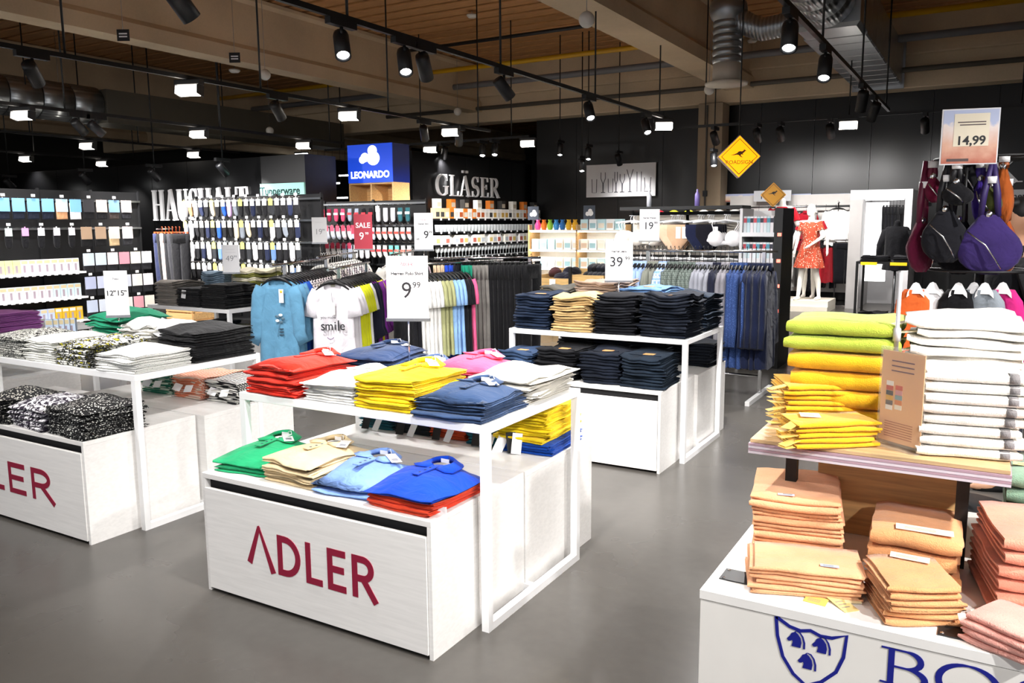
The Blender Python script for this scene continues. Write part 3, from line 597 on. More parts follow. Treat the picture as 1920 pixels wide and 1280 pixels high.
for i, (c1, c2, l) in enumerate((('#15151a', '#e8e6e0', 'black and white'), ('#e58560', '#f2d9c8', 'coral and cream'), ('#1f7f62', '#d8ead8', 'green and white'))):
    o = pile('folded_shirt', l+' striped shirt under the patterned table', 'shirt', -4.08-.32*i, 3.56, Z0, 5, M(c1, 'stripes', scale=16.0, hex2=c2), .28, .34, .006, seed=70+i, amp=.01, rag=.012, wav=.012)
    for k in range(2): box('swing_tag', (-.03, -.0008, -.05), (.03, .0008, 0), CARD, o, loc=(-.05+.1*k, -.185, -.02), rot=(-.7, .2-.3*k, .2))
# ------------------------------------------------------------------ tables behind
pile('folded_trousers', 'grey folded trousers in front of the socks', 'trousers', -7.12, 5.47, Z1, 7, M('#8d8780', 'fabric'), .28, .36, .0072, seed=81, amp=.022, rag=.014, wav=.018, rjit=.1)
o = pile('folded_trousers', 'black folded trousers with a white tag next to the grey trousers', 'trousers', -6.76, 5.47, Z1, 6, M('#101014', 'fabric'), .33, .38, .0066, seed=82, amp=.008); box('swing_tag', (-.03, -.001, -.08), (.03, .001, 0), CARD, o, loc=(-.06, -.2, .01), rot=(-.1, .1, 0))
pile('folded_trousers', 'deep black folded trousers stacked at the table corner', 'trousers', -6.38, 5.45, Z1, 8, M('#0b0b0e', 'fabric'), .33, .38, .0063, seed=83, amp=.008)
pile('folded_jeans', 'pale blue folded jeans behind the black trousers', 'jeans', -6.85, 5.86, Z1, 8, M('#8ba3b8', 'denim'), .34, .38, .0085, seed=84, amp=.02)
pile('folded_shirt', 'cream folded shirt with olive edge behind the black trousers', 'shirt', -6.42, 5.86, Z1, 9, [M('#efe9d0', 'fabric'), M('#8a8a40', 'fabric')], .33, .36, .0085, seed=85, amp=.02)
pile('folded_trousers', 'olive folded trousers on the white box behind the blue shirts', 'trousers', -6.42, 5.6, .501, 5, M('#56592e', 'fabric'), .33, .4, .007, seed=86); pile('folded_jeans', 'dark blue folded jeans on the white box below the black trousers', 'jeans', -6.8, 5.6, .501, 6, M('#22303f', 'denim'), .33, .4, .007, seed=87)
pile('folded_shirt', 'purple folded shirt beside the tights shelves', 'shirt', -6.6, 3.4, Z1, 4, M('#c070c4', 'fabric'), .42, .44, .0075, seed=88, amp=.012, rag=.014)
pile('folded_shirt', 'lilac folded shirt behind the purple stack', 'shirt', -7.2, 3.5, Z1, 3, M('#b9a0c4', 'fabric'), .36, .4, .007, seed=89)
def tights_box(u, v, z, rz, c1, label, group, h=.19, w=.105, d=.03):
    t = thing('tights_pack', label, 'package', (u, v, z), (0, 0, rz), group)
    box('carton', (-w/2, -d/2, 0), (w/2, d/2, h), M(c1, rough=.5), t); box('print', (-w*.42, -d/2-.0012, h*.72), (w*.42, -d/2-.0002, h*.94), M('#d9c9a0' if c1 != '#e6b92e' else '#f6f2e0'), t); box('leg_picture', (-w*.2, -d/2-.0012, h*.1), (w*.12, -d/2-.0002, h*.62), M('#a99aa6'), t)
for i in range(5): q = G(96+i*10.5, 634-i*.7, z=TZ); tights_box(q.x, q.y, Z1, .6, '#c9daf0', 'pale blue tights pack standing beside the purple stack', 'tights packs on the purple stack table', .135, .05)
# ------------------------------------------------------------------ jeans island goods
def jeans(label, c, u, v, z, n, w=.29, d=.36, seed=1, patch=True, kind='denim', t=.0095, amp=.006, cat='jeans'):
    o = pile('folded_jeans' if cat == 'jeans' else 'folded_trousers', label, cat, u, v, z, n, M(c, kind), w, d, t, 4, random.Random(seed).uniform(-.04, .04), seed, amp*1.9, rag=.013, wav=.02, rjit=.07, jit=.012)
    if patch:
        zt = surf(o, .02, -.06); box('leather_patch', (-.02, -.1, zt-.002), (.055, -.05, zt+.002), M('#b98a54', rough=.6), o)
        MB().tube([(-w*.4, -.12, surf(o, -w*.3, -.12)), (0, -.125, surf(o, 0, -.12)), (w*.4, -.12, surf(o, w*.3, -.12))], .004, 6).build('waistband_seam', M(c, kind), o)
JV = 5.5
jeans('mid blue folded jeans on the jeans table', '#1a283f', -2.95, JV, Z1, 6, .29, .36, 91)
jeans('beige folded chinos on the jeans table', '#b89a68', -2.61, JV, Z1, 7, .31, .36, 92, False, 'fabric', .0082, .012, 'chinos')
jeans('black folded jeans on the jeans table', '#0f1118', -2.27, JV, Z1, 7, .3, .36, 93, False, t=.0088)
jeans('navy folded jeans at the corner of the jeans table', '#131925', -1.91, JV, Z1, 7, .33, .36, 94, t=.0092, amp=.009)
jeans('dark olive folded trousers at the back of the jeans table', '#3d3a33', -2.93, 5.93, Z1, 7, .3, .38, 95, False, 'fabric', .009, .014, 'trousers')
jeans('taupe folded trousers behind the beige chinos', '#8c7768', -2.60, 5.92, Z1, 8, .34, .42, 96, False, 'fabric', .0092, .014, 'trousers')
jeans('light blue folded jeans behind the black jeans', '#6488b8', -2.22, 5.90, Z1, 7, .34, .42, 97, True, t=.0095, amp=.012)
jeans('slate blue folded jeans at the back corner of the table', '#1f2a38', -1.9, 5.93, Z1, 6, .32, .38, 98, True, t=.0095, amp=.01)
jeans('washed blue folded jeans on the box below the jeans table', '#2f4463', -2.93, 5.23, Z0, 4, .28, .36, 101)
jeans('black folded jeans with white label on the box below', '#101116', -2.60, 5.24, Z0, 5, .31, .36, 102)
jeans('dark navy folded jeans on the box below the jeans table', '#131a28', -2.27, 5.23, Z0, 5, .29, .36, 103)
jeans('blue grey folded jeans at the corner of the lower box', '#1c2836', -1.95, 5.22, Z0, 5, .29, .36, 104)
for i in range(4): jeans(('coal black', 'ink blue', 'dark slate', 'midnight')[i]+' folded jeans under the jeans table at the back', ('#0d0e12', '#141c2c', '#1b2530', '#10151f')[i], -2.93+i*.33, 6.2, Z0, 4, .3, .36, 105+i, False)

# ================================================================== towel display
BH = .6; bu0, bu1, bv0, bv1 = -.665, .62, 2.2, 3.3
bt = thing('towel_counter', 'white counter with blue crest and serif lettering, carrying peach towels', 'counter', (bu0, bv0, 0))
box('top_board', (0, 0, BH-.03), (bu1-bu0, bv1-bv0, BH), M('#f4f2ee', rough=.4), bt, bev=.002)
fp = box('front_panel', (.002, .004, 0), (bu1-bu0-.002, .02, BH-.032), M('#efece6', rough=.45), bt)
for x in (.002, bu1-bu0-.02): box('side_panel', (x, .02, 0), (x+.018, bv1-bv0-.02, BH-.032), M('#efece6', rough=.45), bt)
box('rear_panel', (.02, bv1-bv0-.02, 0), (bu1-bu0-.02, bv1-bv0-.002, BH-.032), M('#efece6', rough=.45), bt)
BLUE = M('#141c86', rough=.45)
def gx(px, py): p = G(px, py, v=bv0); return p.x-bu0, p.z
# crest: outline traced as a shield with three horse heads
cr = put('crest', None, None, bt, (0, 0, 0))
P0 = gx(1455, 1156); P1 = gx(1588, 1187); CW = P1[0]-P0[0]; cz = P0[1]; CH = CW*.98
sh = [(0, 0), (.2, -.11), (.36, -.14), (.5, -.1), (.64, -.15), (.8, -.14), (1, -.05)]
out = [(0, 0)]+sh[1:]+[(.97, -.4), (.88, -.66), (.68, -.88), (.47, -1.0), (.28, -.86), (.12, -.62), (.03, -.3), (0, 0)]
mb = MB(); stroke(mb, [(P0[0]+a*CW, cz+b*CH) for a, b in out], .009, .0015, .0035); mb.build('shield_outline', BLUE, bt)
horse = [(0, .42), (.06, .3), (.18, .3), (.3, .38), (.34, .28), (.28, .02), (.3, 0), (.8, 0), (.84, .3), (.78, .6), (.62, .82), (.5, .9), (.47, 1.0), (.4, .9), (.25, .82), (.16, .62)]
for hx, hy in ((.17, -.47), (.53, -.47), (.34, -.78)):
    k = CW*.25; ox, oz = P0[0]+hx*CW, cz+hy*CH+.01
    MB().prism([(ox+a*k, oz+b*k) for a, b in horse], .0015, .0035, 'xz').build('horse_head', BLUE, bt)
    mb = MB(); stroke(mb, [(ox+a*k, oz+b*k) for a, b in ((.5, 1.0), (.72, .95), (.9, .7), (1.0, .35), (1.0, -.02))], [.001, .003, .004, .005, .005], .0015, .0035); mb.build('mane', BLUE, bt)
bx, bz = gx(1647, 1277); letters('B', .1, SERIF, BLUE, bt, bx-.008, bz, .0025, .002, .0, 1.6)
ox_, oz_ = gx(1757, 1300); letters('OS', .1, SERIF, BLUE, bt, ox_-.012, bz, .0025, .002, .1, 1.55)
# oak core and shelf on the counter
tower = thing('oak_riser', 'oak board riser with a thick shelf standing on the towel counter', 'shelf', (-.625, 2.565, BH)); SHZ = .967; SZ = SHZ-BH
box('core', (.16, .3, 0), (.60, .62, SZ-.05), OAK, tower, bev=.003); box('side_core', (.8, .5, 0), (1.2, .73, .55), OAK, tower, bev=.003)
box('shelf_board', (0, 0, SZ-.012), (.71, .66, SZ), M('#d2b183', 'wood', rough=.5), tower, bev=.001)
for k in range(4): box('acrylic_edge', (-.004, -.006, SZ-.046+.0085*k), (.714, .66, SZ-.0385+.0085*k), M('#b59aa8' if k % 2 else '#dcd4de', rough=.3), tower)
for x, y in ((.08, .16), (.58, .16)): box('black_post', (x, y, 0), (x+.035, y+.035, SZ-.046), BLACK, tower)
for x, y in ((1385, 1085), (1800, 1190)):
    p = G(x, y, z=BH); q = thing('mounting_plate', 'black steel mounting plate screwed to the counter, near the '+('tag-laden peach stack' if x < 1500 else 'square towel stack'), 'plate', (p.x, p.y, BH), (0, 0, .0))
    box('plate', (-.05, -.03, .0005), (.06, .05, .004), DARK, q); [MB().lathe([(0, .004), (.005, .004), (.005, .006), (0, .006)], c=(a, b, 0), n=8).build('screw', CHROME, q) for a, b in ((-.04, -.02), (.05, .04), (-.04, .04))]
def towels(label, c, pos, n, t, d, layers=2, seed=1, amp=.004, rag=.006, tags=None, w=None, rot=None, wav=.007, gapf=1.12, jit=.006):
    """pos: (left pixel, right pixel, z) of the front bottom edge, or a centre with w and rot"""
    if w is None:
        a = G(*pos[0], z=pos[2]); b = G(*pos[1], z=pos[2]); e = b-a; w = e.length; rot = math.atan2(e.y, e.x); c0 = (a+b)/2+Vector((-math.sin(rot), math.cos(rot), 0))*(d/2+.01); pos = (c0.x, c0.y, pos[2])
    k0 = len(bpy.data.objects); before = set(o.name for o in bpy.data.objects)
    o = pile('folded_towel', label, 'towel', pos[0], pos[1], pos[2], n, M(c, 'terry'), w, d, t, layers, rot, seed, amp, rag=rag, wav=wav, rjit=.025, gapf=gapf, jit=jit)
    if tags:
        rd = random.Random(seed)
        for q in [q for q in bpy.data.objects if q.name not in before]:
            tg = box('paper_tag', (-.045, -.016, -.0007), (.03, .016, .0007), M(tags, rough=.6), q, loc=(-w/2-.012+rd.uniform(-.012, .006), rd.uniform(-d*.45, -d*.25), layers*t*.55), rot=(rd.uniform(-.1, .1), rd.uniform(-.25, .1), rd.uniform(.1, .7)))
    return o
def top_tag(o, x, y, w, h, rz, c='#f4ecd8', name='paper_label'):
    z = surf(o, x, y)+.003; t = box(name, (-w/2, -h/2, -.0007), (w/2, h/2, .0007), M(c, rough=.6), o, loc=(x, y, z), rot=(.04, .02, rz))
    for k in range(3): box('print', (-w*.35, h*(.05-.16*k), .0008), (w*.2, h*(.1-.16*k), .0012), M('#9a9180'), t)
def paper_tag(px, py, z, w, h, rz, label, c='#eadcae', tilt=(.1, 0)):
    p = G(px, py, z=z); t = thing('paper_tag', label, 'tag', p, (tilt[0], tilt[1], rz)); box('card', (-w/2, -h/2, -.0008), (w/2, h/2, .0008), M(c, rough=.6), t)
    for k in range(3): box('print', (-w*.35, h*(.05-.16*k), .0008), (w*.2, h*(.1-.16*k), .0012), M('#9a9180'), t)
PEACH = '#eaae80'; Zc = BH+.001
o = towels('thick peach bath towel in the tall back stack of the counter', PEACH, (-.5, 2.70, Zc), 4, .0105, .34, 4, 121, rag=.004, w=.27, rot=PI+.2, gapf=1.15)
top_tag(o, .03, .13, .05, .018, 0, '#b9c4e4')
o = towels('thin peach hand towel in the low front stack with paper tags', PEACH, (-.415, 2.385, Zc), 6, .0056, .19, 2, 122, w=.3, rot=.26, rag=.01)
top_tag(o, .06, -.05, .05, .014, 0, '#aebfdc')
o = towels('tan hand towel in the middle stack on the counter', '#dfa16c', (-.14, 2.66, Zc), 3, .0235, .27, 2, 123, w=.24, rot=.05)
top_tag(o, .02, -.11, .15, .04, .02)
o = towels('small tan washcloth in the square front stack', '#dfa16c', (-.125, 2.36, Zc), 6, .0078, .19, 2, 124, w=.19, rot=.42, rag=.01)
top_tag(o, .02, .075, .1, .035, -.4)
towels('coral pink bath towel in the stack by the counter edge', '#e79a80', (.18, 2.6, Zc), 6, .0165, .32, 2, 125, w=.29, rot=.2)
o = towels('sage green towel folded behind the coral pink stack', '#7f9e86', (.24, 2.97, Zc), 6, .0215, .3, 2, 126, w=.3, rot=0); top_tag(o, -.1, -.05, .08, .03, 0, '#dfc98e')
q = G(1905, 1180, z=.64); towels('rose pink washcloth lying at the front of the counter', '#ecaa9c', (q.x, q.y, Zc), 4, .0075, .16, 2, 127, w=.17, rot=-.5)
paper_tag(1590, 1112, BH+.01, .045, .1, .45, 'pale paper tag fanned out in front of the peach towels'); paper_tag(1578, 1130, BH+.005, .045, .09, .8, 'yellow paper tag under the fanned tag', '#e6cf8a'); paper_tag(1530, 1125, BH+.003, .06, .04, -.1, 'ochre paper tag poking out under the peach hand towels', '#d8b860')
paper_tag(1850, 1155, BH+.012, .06, .06, .4, 'white paper tag beside the rose pink washcloths', '#f0e8d4')
Zs = SHZ+.001
towels('golden yellow bath towel under the lime towels', '#e8b21c', (-.41, 3.02, Zs), 4, .0275, .3, 2, 131, w=.34, rot=.03)
o = towels('lime green bath towel, on top of the golden towels', '#b9c94a', (-.41, 3.02, Zs+4*(.0616+.0006)+.001), 2, .0235, .3, 2, 132, w=.35, rot=.02)
towels('golden yellow hand towel in the tagged middle stack', '#eab41e', ((1472, 800), (1656, 803), Zs), 8, .0076, .2, 2, 133, rag=.005, tags='#e6c66a')
o = towels('golden yellow washcloth in the small front stack', '#eab41e', ((1497, 843), (1646, 839), Zs), 5, .0070, .14, 2, 134, rag=.01, tags='#e6c66a'); top_tag(o, -.05, .02, .06, .045, -.3)
WT = '#f3efe8'
towels('white bath towel in the tall back stack on the shelf', WT, (-.06, 3.06, Zs), 13, .0125, .32, 2, 141, rag=.012, amp=.014, w=.33, rot=.05, tags='#efe0c2', wav=.014, jit=.012)
rnd = random.Random(5); qa, qb = G(1716, 852, z=Zs), G(1912, 868, z=Zs); qw = (qb-qa).length; qr = math.atan2(qb.y-qa.y, qb.x-qa.x); qc = (qa+qb)/2+Vector((-math.sin(qr), math.cos(qr), 0))*.13
for i in range(8):
    me, H = fold_mesh('folded_towel', qw, .25, .0135, 2, 150+i, None, 9, .006, 0, .006, 1.12)
    o = put('folded_towel', me, M(WT, 'terry'), None, (qc.x+rnd.uniform(-.008, .008)+.003*i, qc.y+rnd.uniform(-.006, .006)+.004*i, Zs+i*.0309), qr+rnd.uniform(-.02, .02), 'white hand towel with grey border stripe'+(', topmost of its stack' if i == 7 else ', within the front white stack'), 'towel', None if i == 7 else 'striped white towels in the front stack')
    MB().loft([[(x, -.1, .0015), (x, -.127, .0015), (x, -.139, .008), (x, -.1425, .0155), (x, -.139, .023), (x, -.127, .0305), (x, -.1, .0305)] for x in (qw/2-.055, qw/2-.03)]).build('grey_stripe', M('#7e7a7a', 'terry'), o)
# acrylic leaflet holder with the peach poster
lh = thing('leaflet_holder', 'upright acrylic leaflet holder with a peach printed sheet between towels', 'holder', (-.205, 2.66, Zs), (0, 0, -.62))
lh.scale = (1.0, 1, 1.25)
box('sheet', (-.075, -.001, .012), (.075, .001, .235), M('#f0bd8c', rough=.5), lh)
for y in (-.004, .003): box('acrylic_pane', (-.08, y, .005), (.08, y+.0015, .245), ACRYL, lh)
box('foot', (-.08, -.03, 0), (.08, .03, .004), ACRYL, lh)
for k in range(7): box('print', (-.055, -.0016, .06-.006*k), (.045, -.0012, .062-.006*k), M('#b06a48'), lh)
for k in range(3): box('print', (-.04, -.0016, .21-.012*k), (.04, -.0012, .213-.012*k), M('#6a3a4a'), lh)
for i, c in enumerate(('#f4f4f4', '#c8402a', '#26303c', '#e8b21c', '#3a3a48', '#f2f2f0')): box('picture', (-.055, -.0018, .15-.012*i), (-.03, -.0012, .161-.012*i), M(c), lh)
for i, c in enumerate(('#d8553c', '#e0a0a8', '#7aa6b0', '#e0823c', '#f4efe0')): box('picture', (-.022, -.0018, .142-.012*i), (.003, -.0012, .153-.012*i), M(c), lh)
ps = thing('sign_stand', 'bare chrome sign stand pole rising between the yellow and white towels', 'stand', (-.245, 2.86, Zs)); MB().lathe([(0, 0), (.04, 0), (.04, .006), (.008, .012), (.0075, .3), (.012, .3), (.012, .34), (.0065, .345), (.0065, .52), (0, .52)], n=14).build('pole', M('#dcdce0', rough=.35, metal=.35), ps)

# ================================================================== hanging clothes
def hung_top(kind, seed):
    rnd = random.Random(seed); mb = MB(); n = 22; rings = []; zn = -.13
    rows = [(0, .08), (-.02, .105), (-.05, .15), (-.085, .185), (-.15, .19), (-.28, .185), (-.42, .19), (-.56, .198), (-.66, .203), (-.72, .207)]
    if kind == 'shirt': rows = [(0, .06), (-.02, .11), (-.045, .18), (-.075, .2), (-.15, .2), (-.3, .2), (-.46, .2), (-.6, .205), (-.72, .21), (-.78, .2)]
    ph = rnd.uniform(0, 6); A = .017
    for z, w in rows:
        d = min(1, -z/.5); ty = .018+.02*d; r = []
        for k in range(n):
            a = 2*PI*k/n; ca, sa = math.cos(a), math.sin(a)
            x = w*math.copysign(abs(ca)**.7, ca); y = ty*math.copysign(abs(sa)**.8, sa)
            y += A*d*(math.sin(x*38+ph+z*3)+.6*math.sin(x*21+2*ph)); zz = zn+z
            if z > -.03 and sa < 0: zz -= (.085 if kind != 'shirt' else .04)*max(0, 1-(x/.11)**2)
            if z < -.6: zz += .012*math.sin(x*25+ph)
            r.append((x, y, zz))
        rings.append(r)
    mb.loft(rings, cap=False)
    for s in (-1, 1):
        if kind == 'tee': pts = [((.14, -.19), .05), ((.168, -.25), .056), ((.188, -.33), .058), ((.2, -.41), .06)]
        elif kind == 'flutter': pts = [((.14, -.19), .05), ((.168, -.25), .06), ((.188, -.33), .066), ((.2, -.4), .072)]
        else: pts = [((.15, -.2), .065), ((.18, -.27), .07), ((.2, -.42), .066), ((.212, -.58), .06), ((.25, -.74 if kind == 'shirt' else -.66), .055)]
        R = []
        for i, ((x, z), wd) in enumerate(pts):
            a = pts[max(i-1, 0)][0]; b = pts[min(i+1, len(pts)-1)][0]; d = Vector((b[0]-a[0], b[1]-a[1])).normalized(); nx_, nz_ = -d.y, d.x
            R.append([((x+nx_*wd*math.cos(2*PI*k/12))*s, .028*math.sin(2*PI*k/12)+.006*math.sin(5*z*9+ph)-.01*i*.3+.006*math.sin(4*PI*k/12+ph)*i*.4, z+nz_*wd*math.cos(2*PI*k/12)) for k in range(12)])
        mb.loft(R)
    if kind == 'shirt':
        mb.loft([[(math.cos(2*PI*k/14)*(.06+.015*i), math.sin(2*PI*k/14)*(.03+.012*i)-.0, -.105-.035*i-.025*(math.sin(2*PI*k/14) < -.5)*i) for k in range(14)] for i in range(2)])
    return mb.mesh('hung_'+kind)
def hung_trousers(seed):
    rnd = random.Random(seed); mb = MB(); ph = rnd.uniform(0, 6)
    for s in (-1, 1):
        R = []
        for i in range(8):
            f = i/7; z = -.1-.98*f; w = .1-.02*f; cx = s*(.095-.012*f)
            R.append([(cx+w*math.copysign(abs(math.cos(2*PI*k/12))**.8, math.cos(2*PI*k/12)), (.026+.006*f)*math.sin(2*PI*k/12)+.008*f*math.sin(cx*30+ph+f*4)+.006*math.sin(2*PI*k/6+ph)*f, z) for k in range(12)])
        mb.loft(R)
    mb.loft([[(.195*math.copysign(abs(math.cos(2*PI*k/16))**.7, math.cos(2*PI*k/16)), .03*math.sin(2*PI*k/16), z) for k in range(16)] for z in (-.09, -.13, -.24)])
    return mb.mesh('hung_trousers')
HM = {k: [hung_top(k, s) for s in range(3)] for k in ('tee', 'flutter', 'long', 'shirt')}; HM['trousers'] = [hung_trousers(s) for s in range(3)]
_h = MB().tube([(0, 0, -.11), (0, 0, -.02), (.012, 0, .004), (.0, 0, .02), (-.014, 0, .008)], .0028, 6)
_h.loft([[(.15*s*f, y, -.105-.075*f*f-.008*e) for y, e in ((-.012, 0), (.012, 0), (.012, 4.4-3*abs(f)), (-.012, 4.4-3*abs(f)))] for s, f in ((-1, 1), (-1, .6), (-1, .25), (1, 0), (1, .25), (1, .6), (1, 1))])
HANGER = _h.mesh('hanger')
_c = MB().tube([(0, 0, -.07), (0, 0, -.02), (.012, 0, .004), (.0, 0, .02), (-.014, 0, .008)], .0028, 6).tube([(-.16, 0, -.07), (.16, 0, -.07)], .005, 6)
for s in (-.15, .15): _c.box((s-.012, -.012, -.115), (s+.012, .012, -.062))
CLIPH = _c.mesh('clip_hanger')
def hang(kind, mat, p, rot, label, cat, group, var=0, hmat=BLACK, name=None, sc=None):
    o = put(name or {'tee': 'hanging_tshirt', 'flutter': 'hanging_tshirt', 'long': 'hanging_longsleeve', 'shirt': 'hanging_shirt', 'trousers': 'hanging_trousers'}[kind], HM[kind][var % 3], mat, None, p, rot, label, cat, group, scale=sc)
    put('hanger', CLIPH if kind == 'trousers' else HANGER, hmat, o); return o
def rack(label, a, b, z, foot=True, feet_len=.55, name='garment_rack', ends=True):
    """chrome garment rail from a to b with two uprights on T feet"""
    a = Vector((a[0], a[1], 0)); b = Vector((b[0], b[1], 0)); d = (b-a); L = d.length; t = thing(name, label, 'rack', a, (0, 0, math.atan2(d.y, d.x)))
    MB().tube([(0, 0, z), (L, 0, z)], .0125, 10).build('rail', CHROME, t)
    for x in (.34, L-.12):
        box('upright', (x-.015, -.015, .05), (x+.015, .015, z-.005), CHROME, t); box('foot', (x-.02, -feet_len/2, 0), (x+.02, feet_len/2, .04), CHROME if not foot else M('#d6d6d6', rough=.35), t)
    MB().tube([(.34, 0, .2), (L-.12, 0, .2)], .012, 8).build('stretcher', CHROME, t)
    return t
AR = .455; DR = Vector((-math.sin(AR), math.cos(AR), 0)); DX = Vector((math.cos(AR), math.sin(AR), 0))
def fab(c): return M(c, 'fabric')
RZ = 1.28
# rack A: light blue long-sleeves, then dark floral tops
RA = 1.32; pa = G(517, 493, z=RA); ra = pa+DR*-.12; rb = pa+DR*1.6
rack('chrome rack with light blue long-sleeved shirts at its front', ra, rb, RA-.022)
FL = M('#2a2630', 'floral', scale=26.0, hex2='#d9cfd2', amt=.1)
seqA = [('long', '#5b8cab', 'light blue long-sleeved top')]*3+[('tee', '#1e4fae', 'royal blue top')]*2+[('tee', 'FL', 'dark floral top')]*8+[('tee', '#e6e2da', 'off-white top')]*4
for i, (k, c, l) in enumerate(seqA):
    front = i == 0
    o = hang(k, FL if c == 'FL' else fab(c), pa+DR*(i*.085+(.05 if i else 0)), AR-.0, l+(' with flower print at the front of its rack' if front else ' hanging in the row on the light blue rack'), 'shirt', None if front else l+'s on the light blue rack', i, sc=(.92, 1, 1.08))
    if front:
        for j in range(5): MB().ell((.035+.03*math.cos(j*1.256), -.055, -.45+.03*math.sin(j*1.256)), (.022, .002, .012), 8, 4).build('petal_print', M('#dfe8ec' if j % 2 else '#4d6a7c'), o)
        MB().tube([(.035, -.056, -.47), (.02, -.058, -.55), (.01, -.06, -.6)], .002, 5).build('stem_print', M('#3d5a70'), o)
        for j in range(3): box('text_print', (.03, -.062, -.54-.025*j), (.07, -.058, -.53-.025*j), M('#2a3f50'), o)
        tgo = box('swing_tag', (-.022, -.001, -.11), (.022, .001, 0), CARD, o, loc=(.06, -.055, -.21)); MB().lathe([(0, 0), (.012, 0), (.012, .001), (0, .001)], n=12).xf(Matrix.Rotation(PI/2, 4, 'X')).build('yellow_dot', M('#f0b000'), tgo, loc=(0, -.001, -.02))
# rack B: white smile shirt, yellow, purple
pb = G(622, 500, z=RZ); rack('chrome rack with the white smile T-shirt at its front', pb+DR*-.12, pb+DR*1.35, RZ-.022)
seqB = [('flutter', '#d6d2d8', 'white T-shirt')]*3+[('tee', '#cfd21f', 'lime yellow T-shirt')]*4+[('tee', '#e6e4e6', 'pale grey T-shirt')]+[('long', '#1b1b2e', 'navy long-sleeved top')]*2+[('long', '#7a2a90', 'purple long-sleeved top')]*2+[('tee', '#cfd21f', 'lime yellow T-shirt')]+[('long', '#7a2a90', 'purple long-sleeved top')]*2
for i, (k, c, l) in enumerate(seqB):
    front = i == 0
    o = hang(k, fab(c), pb+DR*(i*.09+(.04 if i else 0)), AR+.05, 'white T-shirt printed you make smile at the front of its rack' if front else l+' hanging in the row behind the smile shirt', 'shirt', None if front else l+'s behind the smile shirt', i, sc=(1, 1, 1.12))
    if front:
        text('you make', .035, INK, o, -.035, -.40, -.056)
        for ch, x, s_ in zip('smile', (-.085, -.03, .025, .055, .09), (.11, .1, .1, .12, .1)): text(ch, s_, INK, o, x, -.47, -.058, .001)
        mb = MB(); stroke(mb, [(-.02+.03*math.cos(math.radians(a)), -.55+.025*math.sin(math.radians(a))) for a in range(200, 341, 14)], .005, -.0605, -.0585); mb.build('smile_print', M('#5a2a6a'), o)
        box('swing_tag', (-.016, -.001, -.1), (.016, .001, 0), M('#d9d6d2'), o, loc=(.012, -.056, -.28)); MB().tube([(0, -.05, -.2), (.004, -.058, -.24), (.012, -.058, -.28)], .0014, 5).build('tag_string', INK, o); box('neck_label', (-.02, .012, -.16), (.02, .016, -.13), M('#8a8a7a'), o)
# rack C: behind the polo price sign and to its right
ARC = AR-.75; DRC = Vector((-math.sin(ARC), math.cos(ARC), 0)); pc = G(757, 492, z=RZ); rack('chrome rack with black, white and olive T-shirts behind the polo sign', pc+DRC*-.1, pc+DRC*1.3, RZ-.022)
seqC = [('tee', '#131318', 'black T-shirt')]*2+[('tee', '#f0efec', 'bright white T-shirt')]*5+[('tee', '#a9ab7c', 'olive T-shirt')]*3+[('tee', '#8fb7e6', 'sky blue T-shirt')]*3+[('tee', '#15151c', 'black T-shirt')]*2+[('tee', '#e8608f', 'pink T-shirt')]
for i, (k, c, l) in enumerate(seqC): hang(k, fab(c), pc+DRC*(i*.05), ARC, l+' hanging in the row behind the polo price sign', 'shirt', l+'s behind the polo price sign', i, sc=(1, 1, 1.1))
# trousers rack
TRZ = 1.315; t0 = G(832, 480, z=TRZ); t1 = G(1000, 479, z=TRZ); dt = (t1-t0); Lt = Vector((dt.x, dt.y, 0)).length; dt = Vector((dt.x, dt.y, 0)).normalized()
rack('chrome rack of hanging trousers in a row from beige to black', t0-dt*.1, t1+dt*.08, TRZ-.022)
seqT = ['#b79f84']*3+['#163ea8']*2+['#14161f']*2+['#0f7d62']*3+['#6f6c68']*4+['#0c0c0f']*9
names = {'#b79f84': 'beige', '#163ea8': 'cobalt blue', '#14161f': 'dark navy', '#0f7d62': 'bottle green', '#6f6c68': 'grey', '#0c0c0f': 'black'}
for i, c in enumerate(seqT): hang('trousers', fab(c), Vector((t0.x, t0.y, TRZ))+dt*(Lt*(i+.5)/len(seqT)), math.atan2(dt.y, dt.x)+PI/2-.6+random.uniform(-.06, .06), names[c]+' trousers hanging on the long trousers rack', 'trousers', names[c]+' trousers on the rack', i)
# more clear hangers and tops behind: white hanger rack
pd = G(600, 478, z=1.33); rack('chrome rack with clear hangers between the T-shirt racks and the socks', pd+DR*-.1, pd+DR*1.5, 1.308)
for i in range(16): hang('tee', FL if i % 3 else fab('#e9e4de'), pd+DR*(.05+i*.088), AR, ('dark floral' if i % 3 else 'cream')+' top on a clear hanger behind the light blue rack', 'shirt', ('dark floral' if i % 3 else 'cream')+' tops on clear hangers', i, M('#e9e9e4', rough=.25))
pe = G(735, 474, z=1.33); rack('chrome rack with clear hangers behind the smile shirt rack', pe+DR*-.1, pe+DR*1.3, 1.308)
for i in range(12): hang('tee', fab(('#d8d4cc', '#2a2a30', '#c9b8c0')[i % 3]), pe+DR*(.1+i*.1), AR, ('stone', 'charcoal', 'mauve')[i % 3]+' top on a clear hanger behind the smile shirt rack', 'shirt', ('stone', 'charcoal', 'mauve')[i % 3]+' tops on clear hangers', i, M('#e9e9e4', rough=.25))
